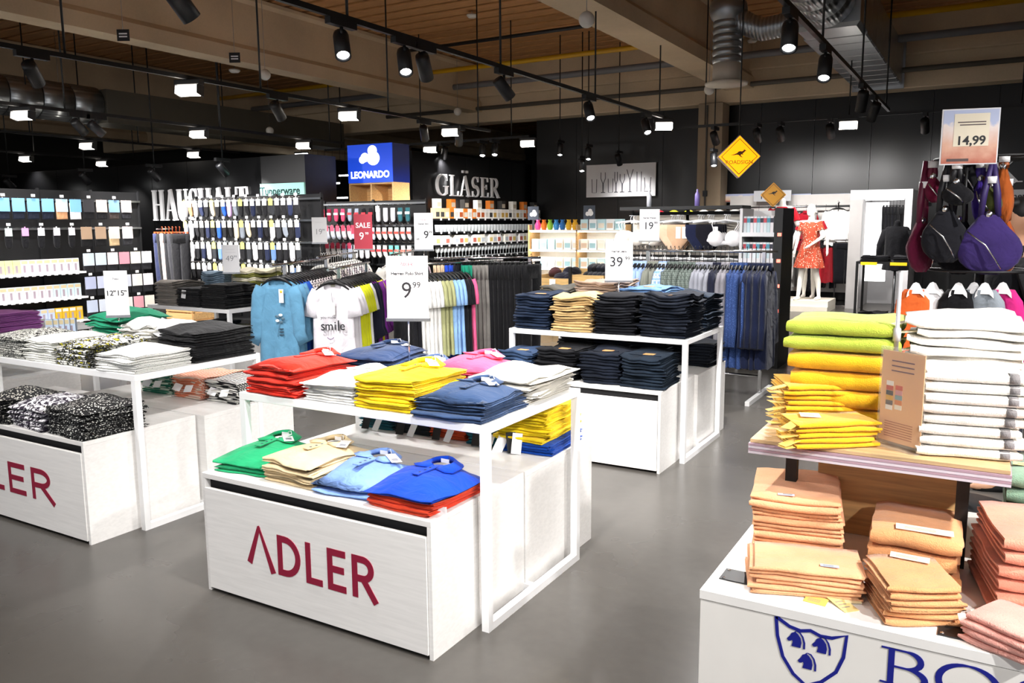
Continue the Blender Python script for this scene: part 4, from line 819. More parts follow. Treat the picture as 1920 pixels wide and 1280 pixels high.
# men's shirts rack along u
SV = 7.75; rack('chrome rack of checked and plain mens shirts behind the jeans table', (-3.3, SV), (-1.7, SV), 1.375, feet_len=.9)
seqS = [('#9db6e0', None, 'light blue')]*4+[('#7d8076', None, 'sage grey')]*3+[('#86a9e0', 'plaid', 'blue checked')]*2+[('#6f7a74', 'plaid2', 'green grey checked')]*7+[('#8b8d96', None, 'heather grey')]*4+[('#15182a', None, 'midnight')]*2+[('#7c7a80', None, 'stone grey')]*2+[('#1c3668', 'dotty', 'blue dotted')]*4+[('#0c1530', None, 'dark navy')]*5
for i, (c, k, l) in enumerate(seqS):
    m = fab(c) if not k else M(c, 'plaid', scale=12.0 if k == 'plaid' else 22.0, hex2='#dfe8f6' if k == 'plaid' else '#3c443f') if k != 'dotty' else M(c, 'dots', scale=110.0, hex2='#5a76b0', amt=.2)
    hang('shirt', m, (-3.12+1.37*(i+.5)/len(seqS), SV, 1.398), PI/2+random.uniform(-.08, .08), l+' long-sleeved shirt on the mens shirt rack', 'shirt', l+' shirts on the mens rack', i, sc=(1.08, 1, 1.22))

# ================================================================== price signs
def price_sign(label, p, z0, h, w, ht, rz, lines, cardc=CARD, pole=True, base=True, clip=True):
    """card in an acrylic holder on a chrome pole; lines: (text, size, x, z, mat, bold) in card units from its centre"""
    t = thing('price_sign', label, 'sign', (p[0], p[1], z0), (0, 0, rz))
    if pole: MB().tube([(0, .004, 0), (0, .004, h)], .0045, 8).build('pole', CHROME, t)
    if base: MB().lathe([(0, 0), (.04, 0), (.04, .004), (.006, .01), (0, .01)], n=16).build('base', CHROME, t)
    c = box('card', (-w/2, -.0015, h), (w/2, .0015, h+ht), cardc, t)
    if clip: box('clip', (-w*.53, -.006, h-.012), (w*.53, .006, h+.004), CHROME, t)
    for s, size, x, z, mt, b in lines:
        if s == 'LOGO':
            mb = MB(); xx = x
            for ch in '^DLER':
                adv, sts = SANS[ch]
                for i, (pts, ws) in enumerate(sts): stroke(mb, pts, ws if not isinstance(ws, list) else [max(q, .13) for q in ws], -.0022-i*.00003, -.0016, xx, h+ht/2+z, size)
                xx += (adv+.08)*size
            mb.build('logo', mt, c)
        elif s == 'LINE': box('rule', (x-size/2, -.0021, h+ht/2+z), (x+size/2, -.0016, h+ht/2+z+.0015), mt, c)
        else: text(s, size, mt, c, x, h+ht/2+z, -.0022, b)
    return t
RED = M('#c02848', rough=.6); GREY = M('#8a8a90', rough=.6); FAINT = M('#c9c6cc')
FACE = YAW
p = G(768, 700, z=.9); price_sign('white price card Herren Polo Shirt 9,99 standing on the polo table', (p.x, p.y), TZ, .315, .212, .315, .43, [('LOGO', .016, -.033, .108, RED, 0), ('LINE', .16, 0, .095, FAINT, 0), ('Herren Polo Shirt', .0225, 0, .07, INK, .0006), ('9', .115, -.004, -.017, INK, 0), ('99', .042, .047, .012, INK, .0002)])
p = G(226, 645, z=.92); price_sign('white price card 12 and 15 standing among the patterned blouses', (p.x, p.y), TZ, .235, .135, .28, .75, [('Neu', .02, 0, .09, GREY, 0), ('LINE', .08, 0, .06, FAINT, 0), ('12', .046, -.04, 0, INK, .0003), ('99', .017, -.011, .012, INK, .0002), ('15', .046, .022, 0, INK, .0003), ('99', .017, .051, .012, INK, .0002)])
p = G(1160, 545, z=1.15); price_sign('white price card Herren Jeans 39,99 standing on the jeans table', (p.x, p.y), TZ, .36, .2, .295, .43, [('LOGO', .016, -.035, .11, RED, 0), ('Herren Jeans', .021, 0, .07, INK, .0006), ('39', .1, -.02, -.01, INK, .0008), ('99', .036, .062, .017, INK, .0006)])
p = G(1217, 470, v=SV); price_sign('white price card Herren Westen 19,99 clipped on the mens shirt rack', (p.x, p.y), 1.39, .08, .195, .31, .43, [('LOGO', .013, -.03, .11, RED, 0), ('Herren Westen', .02, 0, .07, INK, .0008), ('19', .1, -.01, -.01, INK, .001), ('99', .034, .062, .02, INK, .0008)], base=False)
p = G(435, 525, z=1.12); price_sign('white price card 49 standing behind the black trousers', (p.x, p.y), TZ, .33, .16, .27, .6, [('LINE', .08, 0, .09, FAINT, 0), ('LINE', .1, 0, .06, FAINT, 0), ('49', .08, -.01, 0, GREY, -.001), ('99', .03, .045, .02, GREY, 0)])
p = G(600, 455, z=1.46); price_sign('white price card 19 on the rack in front of the pink socks', (p.x, p.y), 1.31, .15, .165, .27, .43, [('LINE', .08, 0, .08, FAINT, 0), ('19', .085, -.01, -.02, GREY, -.001), ('99', .03, .045, 0, GREY, 0)], base=False)
p = G(682, 467, z=1.39); price_sign('red price card SALE 9 on the clear hanger rack', (p.x, p.y), 1.31, .08, .2, .37, .43, [('SALE', .076, 0, .065, CARD, .0015), ('9', .11, -.018, -.05, CARD, .0012), ('99', .038, .04, -.02, CARD, .0006)], cardc=M('#b83446', rough=.5), base=False)
p = G(795, 468, z=1.41); price_sign('white price card ab 9 on the T-shirt rack', (p.x, p.y), 1.26, .15, .18, .345, .43, [('LOGO', .012, -.025, .1, RED, 0), ('Damen Shirt', .02, 0, .07, INK, .0004), ('ab', .03, -.055, -.07, INK, .0004), ('9', .1, .025, -.035, INK, .001), ('99', .034, .065, -.01, INK, .0004)], base=False)

# ================================================================== sock gondolas and tights shelves
def sock_mesh(kind):
    mb = MB()
    if kind == 'long': poly = [(-.04, 0), (.04, 0), (.042, -.12), (.046, -.2), (.03, -.235), (-.01, -.24), (-.036, -.215), (-.042, -.12)]
    elif kind == 'foot': poly = [(-.035, 0), (.035, 0), (.042, -.08), (.04, -.17), (.03, -.215), (0, -.23), (-.03, -.215), (-.04, -.17), (-.042, -.08)]
    elif kind == 'heel': poly = [(-.036, 0), (.036, 0), (.04, -.1), (.06, -.17), (.05, -.21), (.02, -.215), (-.02, -.17), (-.04, -.1)]
    else: poly = [(-.065, 0), (.065, 0), (.068, -.2), (-.068, -.2)]
    n = len(poly); R = []
    for y, k in ((-.016, .82), (-.011, .97), (.011, .97), (.016, .82)): R.append([(a*k, y, -.11+(b+.11)*k-.02) for a, b in poly])
    return mb.loft(R).mesh('sock_'+kind)
SK = {k: sock_mesh(k) for k in ('long', 'foot', 'heel', 'pack')}
SCARD = MB().box((-.042, -.019, -.085), (.042, -.0165, .012)).box((-.006, -.019, .012), (.006, -.0165, .03)).mesh('header_card'); SBAND = MB().box((-.046, -.0195, -.13), (.046, -.0165, -.09)).mesh('paper_band'); PACKC = MB().box((-.07, -.021, -.13), (.07, -.0165, .02)).mesh('header_card')
def sock(kind, c, card, p, rz, label, group, band=None, sc=1):
    o = put('sock_pack' if kind == 'pack' else 'sock_pair', SK[kind], fab(c), None, p, rz, label, 'socks' if kind != 'pack' else 'package', group, scale=(sc, 1, sc))
    if card: put('header_card', PACKC if kind == 'pack' else SCARD, M(card, rough=.5), o)
    if band: put('paper_band', SBAND, M(band, rough=.5), o)
    return o
PEG = MB().tube([(0, -.2, 0), (0, .02, 0)], .004, 6).tube([(0, -.2, 0), (0, -.205, .015)], .004, 6).mesh('peg_hook'); TAG = MB().box((-.028, -.212, .012), (.028, -.208, .05)).mesh('price_tag'); STAG = MB().box((-.028, -.004, -.02), (.028, .0, .025)).mesh('price_tag')
WTAG = M('#f2f2f4', rough=.5)
def gondola(label, a, b, h, panels, depth=.45, base=.16, shelves=(), bars=(), mat=BLACK, topbar=True):
    """a is the left end of the front edge, b the right end seen from its front; local x along, front at y=0, back panel at +depth"""
    a = Vector(a); b = Vector(b); d = b-a; L = d.length; t = thing('shop_gondola', label, 'gondola', (a.x, a.y, 0), (0, 0, math.atan2(d.y, d.x)))
    for i in range(panels): box('back_panel', (L*i/panels+.004, depth-.03, base), (L*(i+1)/panels-.004, depth, h), mat, t)
    box('plinth', (0, 0, 0), (L, depth, base), mat, t)
    for i in range(panels+1): box('post', (max(0, L*i/panels-.02), depth-.06, base), (min(L, L*i/panels+.02), depth-.03, h+.02), mat, t)
    for z, x0, x1, m in shelves: box('shelf', (x0, .02, z-.03), (x1, depth-.03, z), m, t)
    for z in bars: box('peg_bar', (0, depth-.08, z-.015), (L, depth-.03, z+.015), STEEL, t)
    return t, L
# ---- left tights gondola, facing +u
tg_v0, tg_v1 = 5.4, 8.75
tgn, L = gondola('black tights gondola along the side aisle', (-11.9, tg_v0), (-11.9, tg_v1), 2.2, 4, shelves=((.98, 0, 2.1, WMETAL), (.6, 0, 2.1, WMETAL), (.25, 0, 2.2, WMETAL)), bars=(2.05, 1.62))
rnd = random.Random(21)
rows = ((.98, ['#eef0e4', '#f3f1ec', '#dfe6a8', '#eae6f0', '#f5f3ee', '#e6e9f2'], 'white and yellow', 'upper'), (.6, ['#e6a8cf', '#f0dce6', '#f4f1f0', '#f4f1f0', '#f1e6ea', '#cfe2ea', '#d3e6ee'], 'pastel', 'middle'), (.25, ['#b9cdf0', '#f2e8d8', '#e8d9a0', '#bfd0f2', '#c6d3f0', '#e6b92e', '#e8bc30'], 'blue and yellow', 'lowest'))
for z, cs, l, rn in rows:
    for i in range(19):
        v = 5.5+i*.109
        if v > 7.46: break
        tights_box(-11.96, v, z+.0005, PI/2, cs[min(len(cs)-1, int(i/19*len(cs)))], f'{l} tights pack on the {rn} shelf of the tights gondola', f'tights packs on the {rn} shelf', .2, .1, .045)
        if i % 1 == 0: put('price_tag', STAG, WTAG, tgn, (v-tg_v0, .018, z-.02))
def pegrow_left(z, items, v0, dv, rowname):
    for i, (k, c, card, l) in enumerate(items):
        v = v0+i*dv; p = Vector((-11.95, v, z))
        sock(k, c, card, p, PI/2, f'{l} hanging in the {rowname} row of the tights gondola', f'{l}, {rowname} row of the tights gondola', sc=1.25 if k == 'pack' else 1.15)
        put('peg_hook', PEG, CHROME, tgn, (v-tg_v0, .24, z+.02)); 
        if i % 2 == 0: put('price_tag', TAG, WTAG, tgn, (v-tg_v0, .23, z+.035))
pegrow_left(2.03, [('pack', '#1b2740', '#a9cdf0', 'dark sock pack with pale blue card')]+[('pack', '#141a2a', '#7db7ea', 'navy tights pack with sky blue card')]*5+[('pack', '#c8946c', '#b8d6ee', 'tan tights pack'), ('pack', '#e8e8ee', '#7db7ea', 'white tights pack'), ('pack', '#151518', '#3a3a3e', 'black tights pack'), ('pack', '#151518', '#c9bdb4', 'black pack with beige card'), ('pack', '#3a3230', '#7aa0c0', 'brown pack with blue card'), ('pack', '#1a1a20', '#b8b0ac', 'charcoal pack')], 5.95, .21, 'top')
pegrow_left(1.62, [('pack', '#26262c', '#f0f0f0', 'grey sock pack with white card')]*2+[('foot', '#101014', '#cfe6dc', 'black sock with mint card'), ('foot', '#101014', '#e2a0dc', 'black sock with pink card')]+[('foot', '#101014', '#e9e2ee', 'black sock with pale card')]*3+[('pack', '#141416', '#b0957c', 'black pack with brown card')]*2+[('pack', '#c9b088', '#d8cfc2', 'sand tights pack'), ('pack', '#2a2a2e', '#e9d8d8', 'charcoal pack with rose card')], 5.95, .23, 'second')
for z, cs in ((1.22, ['#cfe0f2', '#cfe0f2', '#f4e6e8', '#e89aa8', '#f0ecd8', '#e8ecf0']), (.86, ['#b9c2e0', '#c8cfe8', '#e8ead8', '#d0d6e2', '#e8e6e0', '#e6dfe8']), (.5, ['#c8d4ea', '#d8e0ee', '#f2ece8', '#f2ece8', '#e8a8b4', '#f0e6da'])):
    pegrow_left(z, [('pack', '#232327', c, ('pale blue' if c[1] in 'bc' else 'pink' if c in ('#e89aa8', '#e8a8b4') else 'off-white')+' card pack') for c in cs], 7.56, .2, {1.22: 'third', .86: 'fourth', .5: 'fifth'}[z])
# ---- sock gondola facing the camera, along u
sg_u0, sg_u1, sg_v = -11.7, -8.85, 9.0
sgn, L = gondola('black sock gondola with header cards in front of the HAUSHALT wall', (sg_u0, sg_v), (sg_u1, sg_v), 2.12, 3, bars=(2.05, 1.72, 1.38, 1.04, .7))
CC = {'w': ('#e9e9ee', 'white'), 'b': ('#101014', 'black'), 'n': ('#18203c', 'navy'), 'c': ('#d9c8a6', 'cream'), 'g': ('#7b828c', 'grey'), 'p': ('#c9a2d6', 'lilac'), 'r': ('#1c4fb4', 'bright blue'), 'e': ('#8b6a48', 'brown'), 's': ('#5f7fae', 'steel blue'), 'd': ('#2a2c30', 'charcoal')}
for z, seq, kinds, rn in ((2.04, 'wewnbcbrpgbbnbbdbbnb', ('foot', 'heel'), 'top'), (1.71, 'gwbbnbrbbcgcbnbwdgbn', ('long', 'long', 'heel'), 'second'), (1.37, 'wwbnwdssbwbdwbnsbbwd', ('long',), 'third'), (1.03, 'wbbwbwcbbwdsbbdgbbsd', ('long', 'heel'), 'fourth'), (.69, 'bdbwbnbdwbnb', ('long',), 'lowest')):
    n = len(seq)
    for i, ch in enumerate(seq):
        u = sg_u0+.1+(L-.2)*(i+.5)/n; c, l = CC[ch]
        sock(kinds[i % len(kinds)], c, '#ecebe4' if i % 5 else '#d8d070', (u, sg_v+.05, z), 0, f'{l} sock pair on the {rn} row of the black sock gondola', f'{l} socks, {rn} row of the sock gondola', sc=1.05)
        put('peg_hook', PEG, CHROME, sgn, (u-sg_u0, .24, z+.03))
        if i % 2: put('price_tag', TAG, WTAG, sgn, (u-sg_u0, .24, z+.035))
for i in range(6): hang('trousers', fab(('#232a4a', '#101014', '#c9b0a8', '#16161a', '#2b2b30', '#0c0c10')[i]), (-11.55+i*.085, 8.6, 1.62), .2, ('dark blue', 'black', 'pale rose', 'charcoal', 'slate', 'deep black')[i]+' leggings hanging in the corner of the sock gondolas', 'leggings', None, i, M('#c8552a', rough=.4), 'hanging_leggings')
MB().tube([(-11.7, 8.6, 1.6), (-11.7, 8.6, 1.6), (-10.95, 8.6, 1.6)], .012, 8).tube([(-11.7, 8.6, 1.6), (-11.7, 8.9, 1.6)], .012, 8).build('leggings_rail', CHROME, label='chrome arm carrying the leggings in the gondola corner', cat='rail')
cr_ = thing('wooden_crate', 'pale wooden slatted crate standing before the leggings', 'crate', (-10.9, 8.1, 0))
for x in (0, .56):
    for y in (0, .36): box('corner_post', (x, y, 0), (x+.04, y+.04, .58), OAK, cr_)
for k in range(5):
    z = .03+k*.11
    for y in (-.012, .4): box('slat', (0, y, z), (.6, y+.012, z+.09), OAK, cr_)
    for x in (-.012, .6): box('slat', (x, 0, z), (x+.012, .4, z+.09), OAK, cr_)
box('bottom_board', (.04, .04, .02), (.56, .36, .035), OAK, cr_)
# ---- pink sock gondola
pg_v = 10.6; pu0, pu1 = G(578, 400, v=pg_v).x, G(772, 400, v=pg_v).x
pgn, L = gondola('black gondola with pink, white and striped socks', (pu0, pg_v), (pu1, pg_v), 2.05, 2, bars=(2.0, 1.63, 1.3, .97))
rws = ((388, [('pack', '#6a2034', '#7a2440', None, 'wine red'), ('foot', '#d83a5c', None, '#f0e8ea', 'raspberry'), ('foot', '#8a1c3a', None, '#e9dde0', 'dark pink'), ('foot', '#d84a6c', None, '#f2f2f2', 'pink'), ('foot', '#d84a6c', None, '#f2f2f2', 'pink'), ('foot', '#9aa4b4', None, '#c8303c', 'grey and red'), ('foot', '#9aa4b4', None, '#c8303c', 'grey and red'), ('foot', '#17171c', None, '#c8303c', 'black and red'), ('foot', '#17171c', None, '#c8303c', 'black and red'), ('long', '#b8b8bc', '#e8e8ea', None, 'ash grey'), ('long', '#e8e8f0', None, None, 'white sports'), ('long', '#d8dce8', None, None, 'pale blue'), ('long', '#2a5a62', None, '#dfe8ea', 'teal'), ('long', '#2a5a62', None, '#dfe8ea', 'teal')], 'top'),
       (424, [('heel', '#e8e4ea', '#d8405c', None, 'white with pink card')]*2+[('heel', '#dfe4f4', '#e0506c', None, 'pale with pink card')]*3+[('heel', '#f0e2e8', '#d8405c', None, 'blush')]*2+[('pack', '#c6d2f0', '#d8405c', None, 'pale blue pack')]*2+[('heel', '#b8c0ca', None, '#d83040', 'grey with red band')]*2+[('heel', '#e4dcd8', None, '#e04a40', 'white with red band')]*3+[('heel', '#c6cacd', None, '#e04438', 'silver with red band')]*3, 'second'),
       (457, [('long', '#c9a27c', '#f0ede6', None, 'tan')]*2+[('heel', '#f0e8e6', '#d8405c', None, 'white with rose card')]*3+[('long', '#c8d6f2', '#d04a68', None, 'pale blue')]*2+[('long', '#ecebee', None, None, 'plain white')]*3+[('heel', '#d8d2cc', None, '#d83a40', 'cream with red band')]*3+[('heel', '#6ac0b0', None, '#e04438', 'mint with red band')]*2+[('heel', '#c9c9c9', None, '#e05038', 'grey with orange band')]*2, 'third'))
for py, seq, rn in rws:
    z = G(670, py, v=pg_v).z; n = len(seq)
    for i, (k, c, card, band, l) in enumerate(seq):
        u = pu0+.06+(L-.1)*(i+.5)/n
        sock(k, c, card, (u, pg_v+.05, z), 0, f'{l} socks on the {rn} row of the pink sock gondola', f'{l} socks, {rn} row of the pink sock gondola', band, .98); put('peg_hook', PEG, CHROME, pgn, (u-pu0, .24, z+.03))
# ================================================================== wall lettering, tower and glassware
hs = thing('wall_lettering', 'white serif letters HAUSHALT on the black household wall', 'lettering', (0, 11.04, 0)); 
q0 = G(284, 360, v=11.04); q1 = G(466, 348, v=11.04); LW = M('#f2f2f4', rough=.5)
letters('HAUSHALT', .62, SERIF, LW, hs, q0.x, 1.76, 0, .04, .0, (q1.x-q0.x)/.62/6.66*1.0)
gs = thing('wall_lettering', 'white serif letters GLÄSER on the black glass department wall', 'lettering', (-10.0, 0, 0), (0, 0, PI/2))
g0 = G(816, 365, u=-10.02).y; g1 = G(933, 372, u=-10.02).y; letters('GLÄSER', .44, SERIF, LW, gs, g0, 2.24, 0, .04, .07, (g1-g0)/.44/4.9)
tx = thing('wall_lettering', 'large white serif letters EXT on the black textile wall', 'lettering', (0, 18.12, 0)); e1 = G(1851, 320, v=18.12); e0 = G(1880, 342, v=18.12).z
letters('EXT', .46, SERIF, LW, tx, e1.x-.5, e0, 0, .04, .04, 1.45)
# blue tower
lt = thing('blue_display_tower', 'blue lettered display tower with white cloud and oak cubbies', 'tower', (-10.58, 12.0, 0))
LB = M('#1238a8', rough=.4); LBE = M('#1a48d0', emit=.55)
box('blue_box', (0, 0, 2.42), (1.06, .5, 3.12), M('#10206a', rough=.4), lt); fr = box('lit_front', (.0, -.012, 2.42), (1.06, -.001, 3.12), LBE, lt)
cm = MB()
for cx, cz_, r in ((.42, 2.88, .1), (.62, 2.86, .15), (.6, 3.0, .11), (.36, 2.84, .08)): cm.add([(cx+r*math.cos(2*PI*k/24), -.016-.001*r, cz_+r*.85*math.sin(2*PI*k/24)) for k in range(24)], [list(range(24))])
cm.build('cloud_logo', M('#ffffff', emit=1.2), fr); text('LEONARDO', .17, M('#ffffff', emit=1.2), fr, .53, 2.56, -.02, .006)
for x in (0, .52, 1.03): box('cubby_side', (x, 0, 0), (x+.03, .5, 2.42), OAK, lt)
for z in (.1, .68, 1.26, 1.84, 2.39): box('cubby_board', (.03, .01, z), (1.03, .5, z+.03), OAK, lt)
box('cubby_back', (0, .48, 0), (1.06, .5, 2.42), OAK, lt)
# glass shelves along the wall u=-10.1, facing +u
GU = -9.62; gv0, gv1 = 13.5, 18.0
ggn, L = gondola('black glassware shelving under the GLÄSER letters', (GU, gv0), (GU, gv1), 1.95, 5, depth=.46, shelves=[(z, 0, 4.5, DARK) for z in (1.76, 1.49, 1.23, .96, .6, .3)])
GLM = [MB().lathe([(0, 0), (.032, 0), (.034, .01), (.042, .13), (.04, .13), (.031, .012), (0, .01)], n=14).mesh('tumbler'), MB().lathe([(0, 0), (.034, 0), (.034, .004), (.005, .01), (.005, .09), (.03, .11), (.04, .15), (.034, .2), (.032, .2), (.038, .15), (.028, .115), (0, .1)], n=14).mesh('wine_glass'), MB().lathe([(0, 0), (.04, 0), (.052, .06), (.05, .12), (.026, .17), (.024, .2), (.034, .22), (.03, .22), (.02, .2), (0, .05)], n=14).mesh('carafe')]
BXM = MB().box((-.075, -.06, 0), (.075, .06, .19), bev=.003).mesh('carton'); BXP = MB().box((-.06, -.0615, .03), (.06, -.0602, .12)).mesh('print')
def carton(p, rz, c, pc, label, group, sc=(1, 1, 1)):
    o = put('gift_carton', BXM, M(c, rough=.55), None, p, rz, label, 'carton', group, scale=sc); put('print', BXP, M(pc, rough=.5), o)
rnd = random.Random(33)
for i in range(26):
    v = gv0+.1+i*.17; c = ['#f2efe8', '#f0ece4', '#f4f2ee', '#e8822a', '#f2efe8'][rnd.randint(0, 4)] if i > 2 else '#d8b890'
    l = 'orange' if c == '#e8822a' else 'tan' if c == '#d8b890' else 'white'
    carton((GU-.12, v, 1.761), PI/2, c, ['#c8a04a', '#3a3a3a', '#d8d2c8', '#b85a2a'][rnd.randint(0, 3)], f'{l} glassware gift carton on the top shelf under the GLÄSER letters', f'{l} cartons on the top glass shelf', (1, 1, 1.1))
    if i % 3 == 1: carton((GU-.2, v, 1.761+.211), PI/2, ['#f6f2ea', '#e8822a', '#3c3a38'][(i//3) % 3], '#c8bca8', ('white', 'orange', 'dark')[(i//3) % 3]+' gift carton stacked on top of the glassware cartons', ('white', 'orange', 'dark')[(i//3) % 3]+' upper cartons of the glass shelf', (1.1, 1, 1))
for z, m, l, nm in ((1.491, 0, 'tumbler', 'second'), (.961, 1, 'wine glass', 'fourth')):
    for i in range(34):
        v = gv0+.12+i*.13
        put(l.replace(' ', '_'), GLM[m], GLASS, None, (GU-.1, v, z), 0, f'clear {l} standing on the {nm} glass shelf', 'glass', f'{l}s on the {nm} glass shelf', scale=(1.2, 1.2, 1.1))
for i in range(26):
    v = gv0+.1+i*.17
    if i % 4 == 3: put('carafe', GLM[2], GLASS, None, (GU-.12, v, 1.231), 0, 'clear carafe between the cartons of the third glass shelf', 'carafe', 'carafes on the third glass shelf')
    else: carton((GU-.12, v, 1.231), PI/2, ['#f4f2ee', '#efe9dc', '#f2f0f0'][i % 3], ['#d8c070', '#b8c0c8', '#c06a5a'][i % 3], 'white printed carton on the third shelf under the GLÄSER letters', 'cartons on the third glass shelf')
for z in (1.76, 1.49, 1.23, .96):
    for i in range(16): put('price_tag', STAG, WTAG, ggn, (.15+i*.28, .018, z-.015))
# white lit gift shelf and coloured vases in front of the back wall
wg = thing('gift_shelf', 'bright white gift shelf with lit back boards in front of the back wall', 'shelf', (-6.3, 13.6, 0), (0, 0, .0))
wx0, wx1 = -7.6, -5.6; WL = M('#f8f6f0', rough=.4)
wg.location = (wx0, 13.6, 0); WW = wx1-wx0
box('back_board', (0, .42, 0), (WW, .45, 1.62), WL, wg); box('shelf_edge_light', (0, .4, 1.56), (WW, .415, 1.6), M('#fff4e0', emit=5), wg); box('plinth', (0, 0, 0), (WW, .45, .12), WL, wg)
for x in (0, WW*.5, WW-.03): box('divider', (x, .0, .12), (x+.03, .42, 1.62), OAK, wg)
for z in (.45, .8, 1.14, 1.5): box('shelf', (.03, .0, z), (WW-.03, .42, z+.025), WL, wg); box('strip_lamp', (.05, .02, z-.012), (WW-.05, .045, z-.002), M('#fff6e8', emit=14), wg)
rnd = random.Random(44)
VAS = MB().lathe([(0, 0), (.04, 0), (.06, .05), (.055, .11), (.03, .16), (.045, .19), (.04, .19), (.024, .16), (0, .04)], n=14).mesh('vase')
for i, (c, l) in enumerate((('#d8488c', 'pink'), ('#e0702a', 'orange'), ('#8ab83a', 'green'), ('#3a8ac8', 'blue'), ('#2a6ab0', 'cobalt'), ('#e0b030', 'amber'), ('#e0a828', 'yellow'))): put('vase', VAS, M(c, rough=.1), None, (wx0+.15+i*.13, 13.72, 1.526), 0, l+' glass vase in the row on top of the white gift shelf', 'vase', None)
for z in (.476, .826, 1.166, 1.526):
    for i in range(11):
        if z == 1.526 and i < 6: continue
        c = ['#eef2f4', '#f4f0ea', '#bfe0e6', '#cfe6ea', '#f0e8dc'][rnd.randint(0, 4)]; l = 'pale aqua' if c in ('#bfe0e6', '#cfe6ea') else 'cream' if c in ('#f4f0ea', '#f0e8dc') else 'white'
        carton((wx0+.12+i*.17, 13.72, z+.0005), 0, c, ['#d0b8a0', '#9ac0c8', '#e8e0d0'][i % 3], f'{l} gift carton on the lit white shelf', f'{l} cartons on the lit white shelf', (.95, 1, 1))
for px in (1000, 1105):
    p = G(px, 392, v=13.7); s = thing('cloud_sign', 'dark square sign with white cloud on the gift shelf, '+('by the coloured vases' if px < 1050 else 'by the aqua cartons'), 'sign', (p.x, 13.7, 1.526), (0, 0, .1))
    box('plate', (-.11, -.01, .19), (.11, .01, .44), M('#3c4656', rough=.4), s); box('stand', (-.02, -.01, 0), (.02, .01, .19), DARK, s); cm = MB()
    for cx, cz_, r in ((-.03, .29, .04), (.03, .3, .05), (.02, .34, .04)): cm.add([(cx+r*math.cos(2*PI*k/16), -.0115-.002*r, cz_+r*math.sin(2*PI*k/16)) for k in range(16)], [list(range(16))])
    cm.build('cloud_logo', CARD, s)
# dark carafe boxes and pots behind
pt = thing('pot_shelf', 'black shelf with red and lime pots beside the gift shelf', 'shelf', (-5.5, 13.7, 0)); box('back_panel', (0, .4, 0), (1.9, .43, 1.85), BLACK, pt)
for z in (.4, .8, 1.2, 1.5, 1.75): box('shelf', (0, .0, z-.025), (1.9, .4, z), DARK, pt)
for x in (0, 1.87): box('side_panel', (x, 0, 0), (x+.03, .4, 1.85), DARK, pt)
POT = MB().lathe([(0, 0), (.07, 0), (.08, .02), (.085, .08), (.03, .11), (.012, .115), (.012, .13), (0, .13)], n=16).tube([(-.08, 0, .06), (-.12, 0, .065)], .01, 6).tube([(.08, 0, .06), (.12, 0, .065)], .01, 6).mesh('pot')
for z in (.8, 1.2, 1.5, 1.75):
    for i in range(7):
        c, l = (('#c82838', 'red'), ('#d8d83a', 'lime yellow'), ('#e8e8e6', 'white'))[(i+int(z*10)) % 3 if z < 1.7 else min(2, i//2)]
        put('cooking_pot', POT, M(c, rough=.25), None, (-5.36+i*.265, 13.86, z+.0005), 0, f'{l} lidded cooking pot on the black pot shelf', 'pot', f'{l} pots on the black pot shelf')
# glass poster on the back wall
p0 = G(1100, 310, v=18.1); p1 = G(1229, 367, v=18.1); po = thing('glass_poster', 'white poster of drawn drinking glasses on the black back wall', 'poster', (p0.x, 18.1, p1.z)); PW, PH = p1.x-p0.x, p0.z-p1.z
box('sheet', (0, -.01, 0), (PW, .03, PH), M('#dcdbdd', rough=.6), po); GI = M('#4c4c54', rough=.7)
for i, (x, kind, hh) in enumerate(((.12, 'tum', .42), (.25, 'wine', .62), (.36, 'tum', .42), (.44, 'flute', .62), (.53, 'wine', .55), (.64, 'cone', .68), (.77, 'tall', .6), (.89, 'bowl', .42))):
    mb = MB(); cx = x*PW; z0 = .14*PH; h = hh*PH; g = .045*PW
    sh = {'tum': [(-.8, 1), (-.7, 0), (.7, 0), (.8, 1)], 'tall': [(-.7, 1), (-.65, 0), (.65, 0), (.7, 1)], 'bowl': [(-1, 1), (-.8, .35), (-1, 0), (1, 0), (.8, .35), (1, 1)], 'wine': [(-.7, 1), (-.75, .7), (-.1, .45), (-.05, .03), (-.7, 0), (.7, 0), (.05, .03), (.1, .45), (.75, .7), (.7, 1)], 'flute': [(-.4, 1), (-.45, .6), (-.06, .4), (-.05, .03), (-.6, 0), (.6, 0), (.05, .03), (.06, .4), (.45, .6), (.4, 1)], 'cone': [(-1, 1), (-.06, .55), (-.05, .03), (-.6, 0), (.6, 0), (.05, .03), (.06, .55), (1, 1)]}[kind]
    stroke(mb, [(cx+a*g, z0+b*h) for a, b in sh], .018, -.0125, -.0105); mb.build('drawn_glass', GI, po)
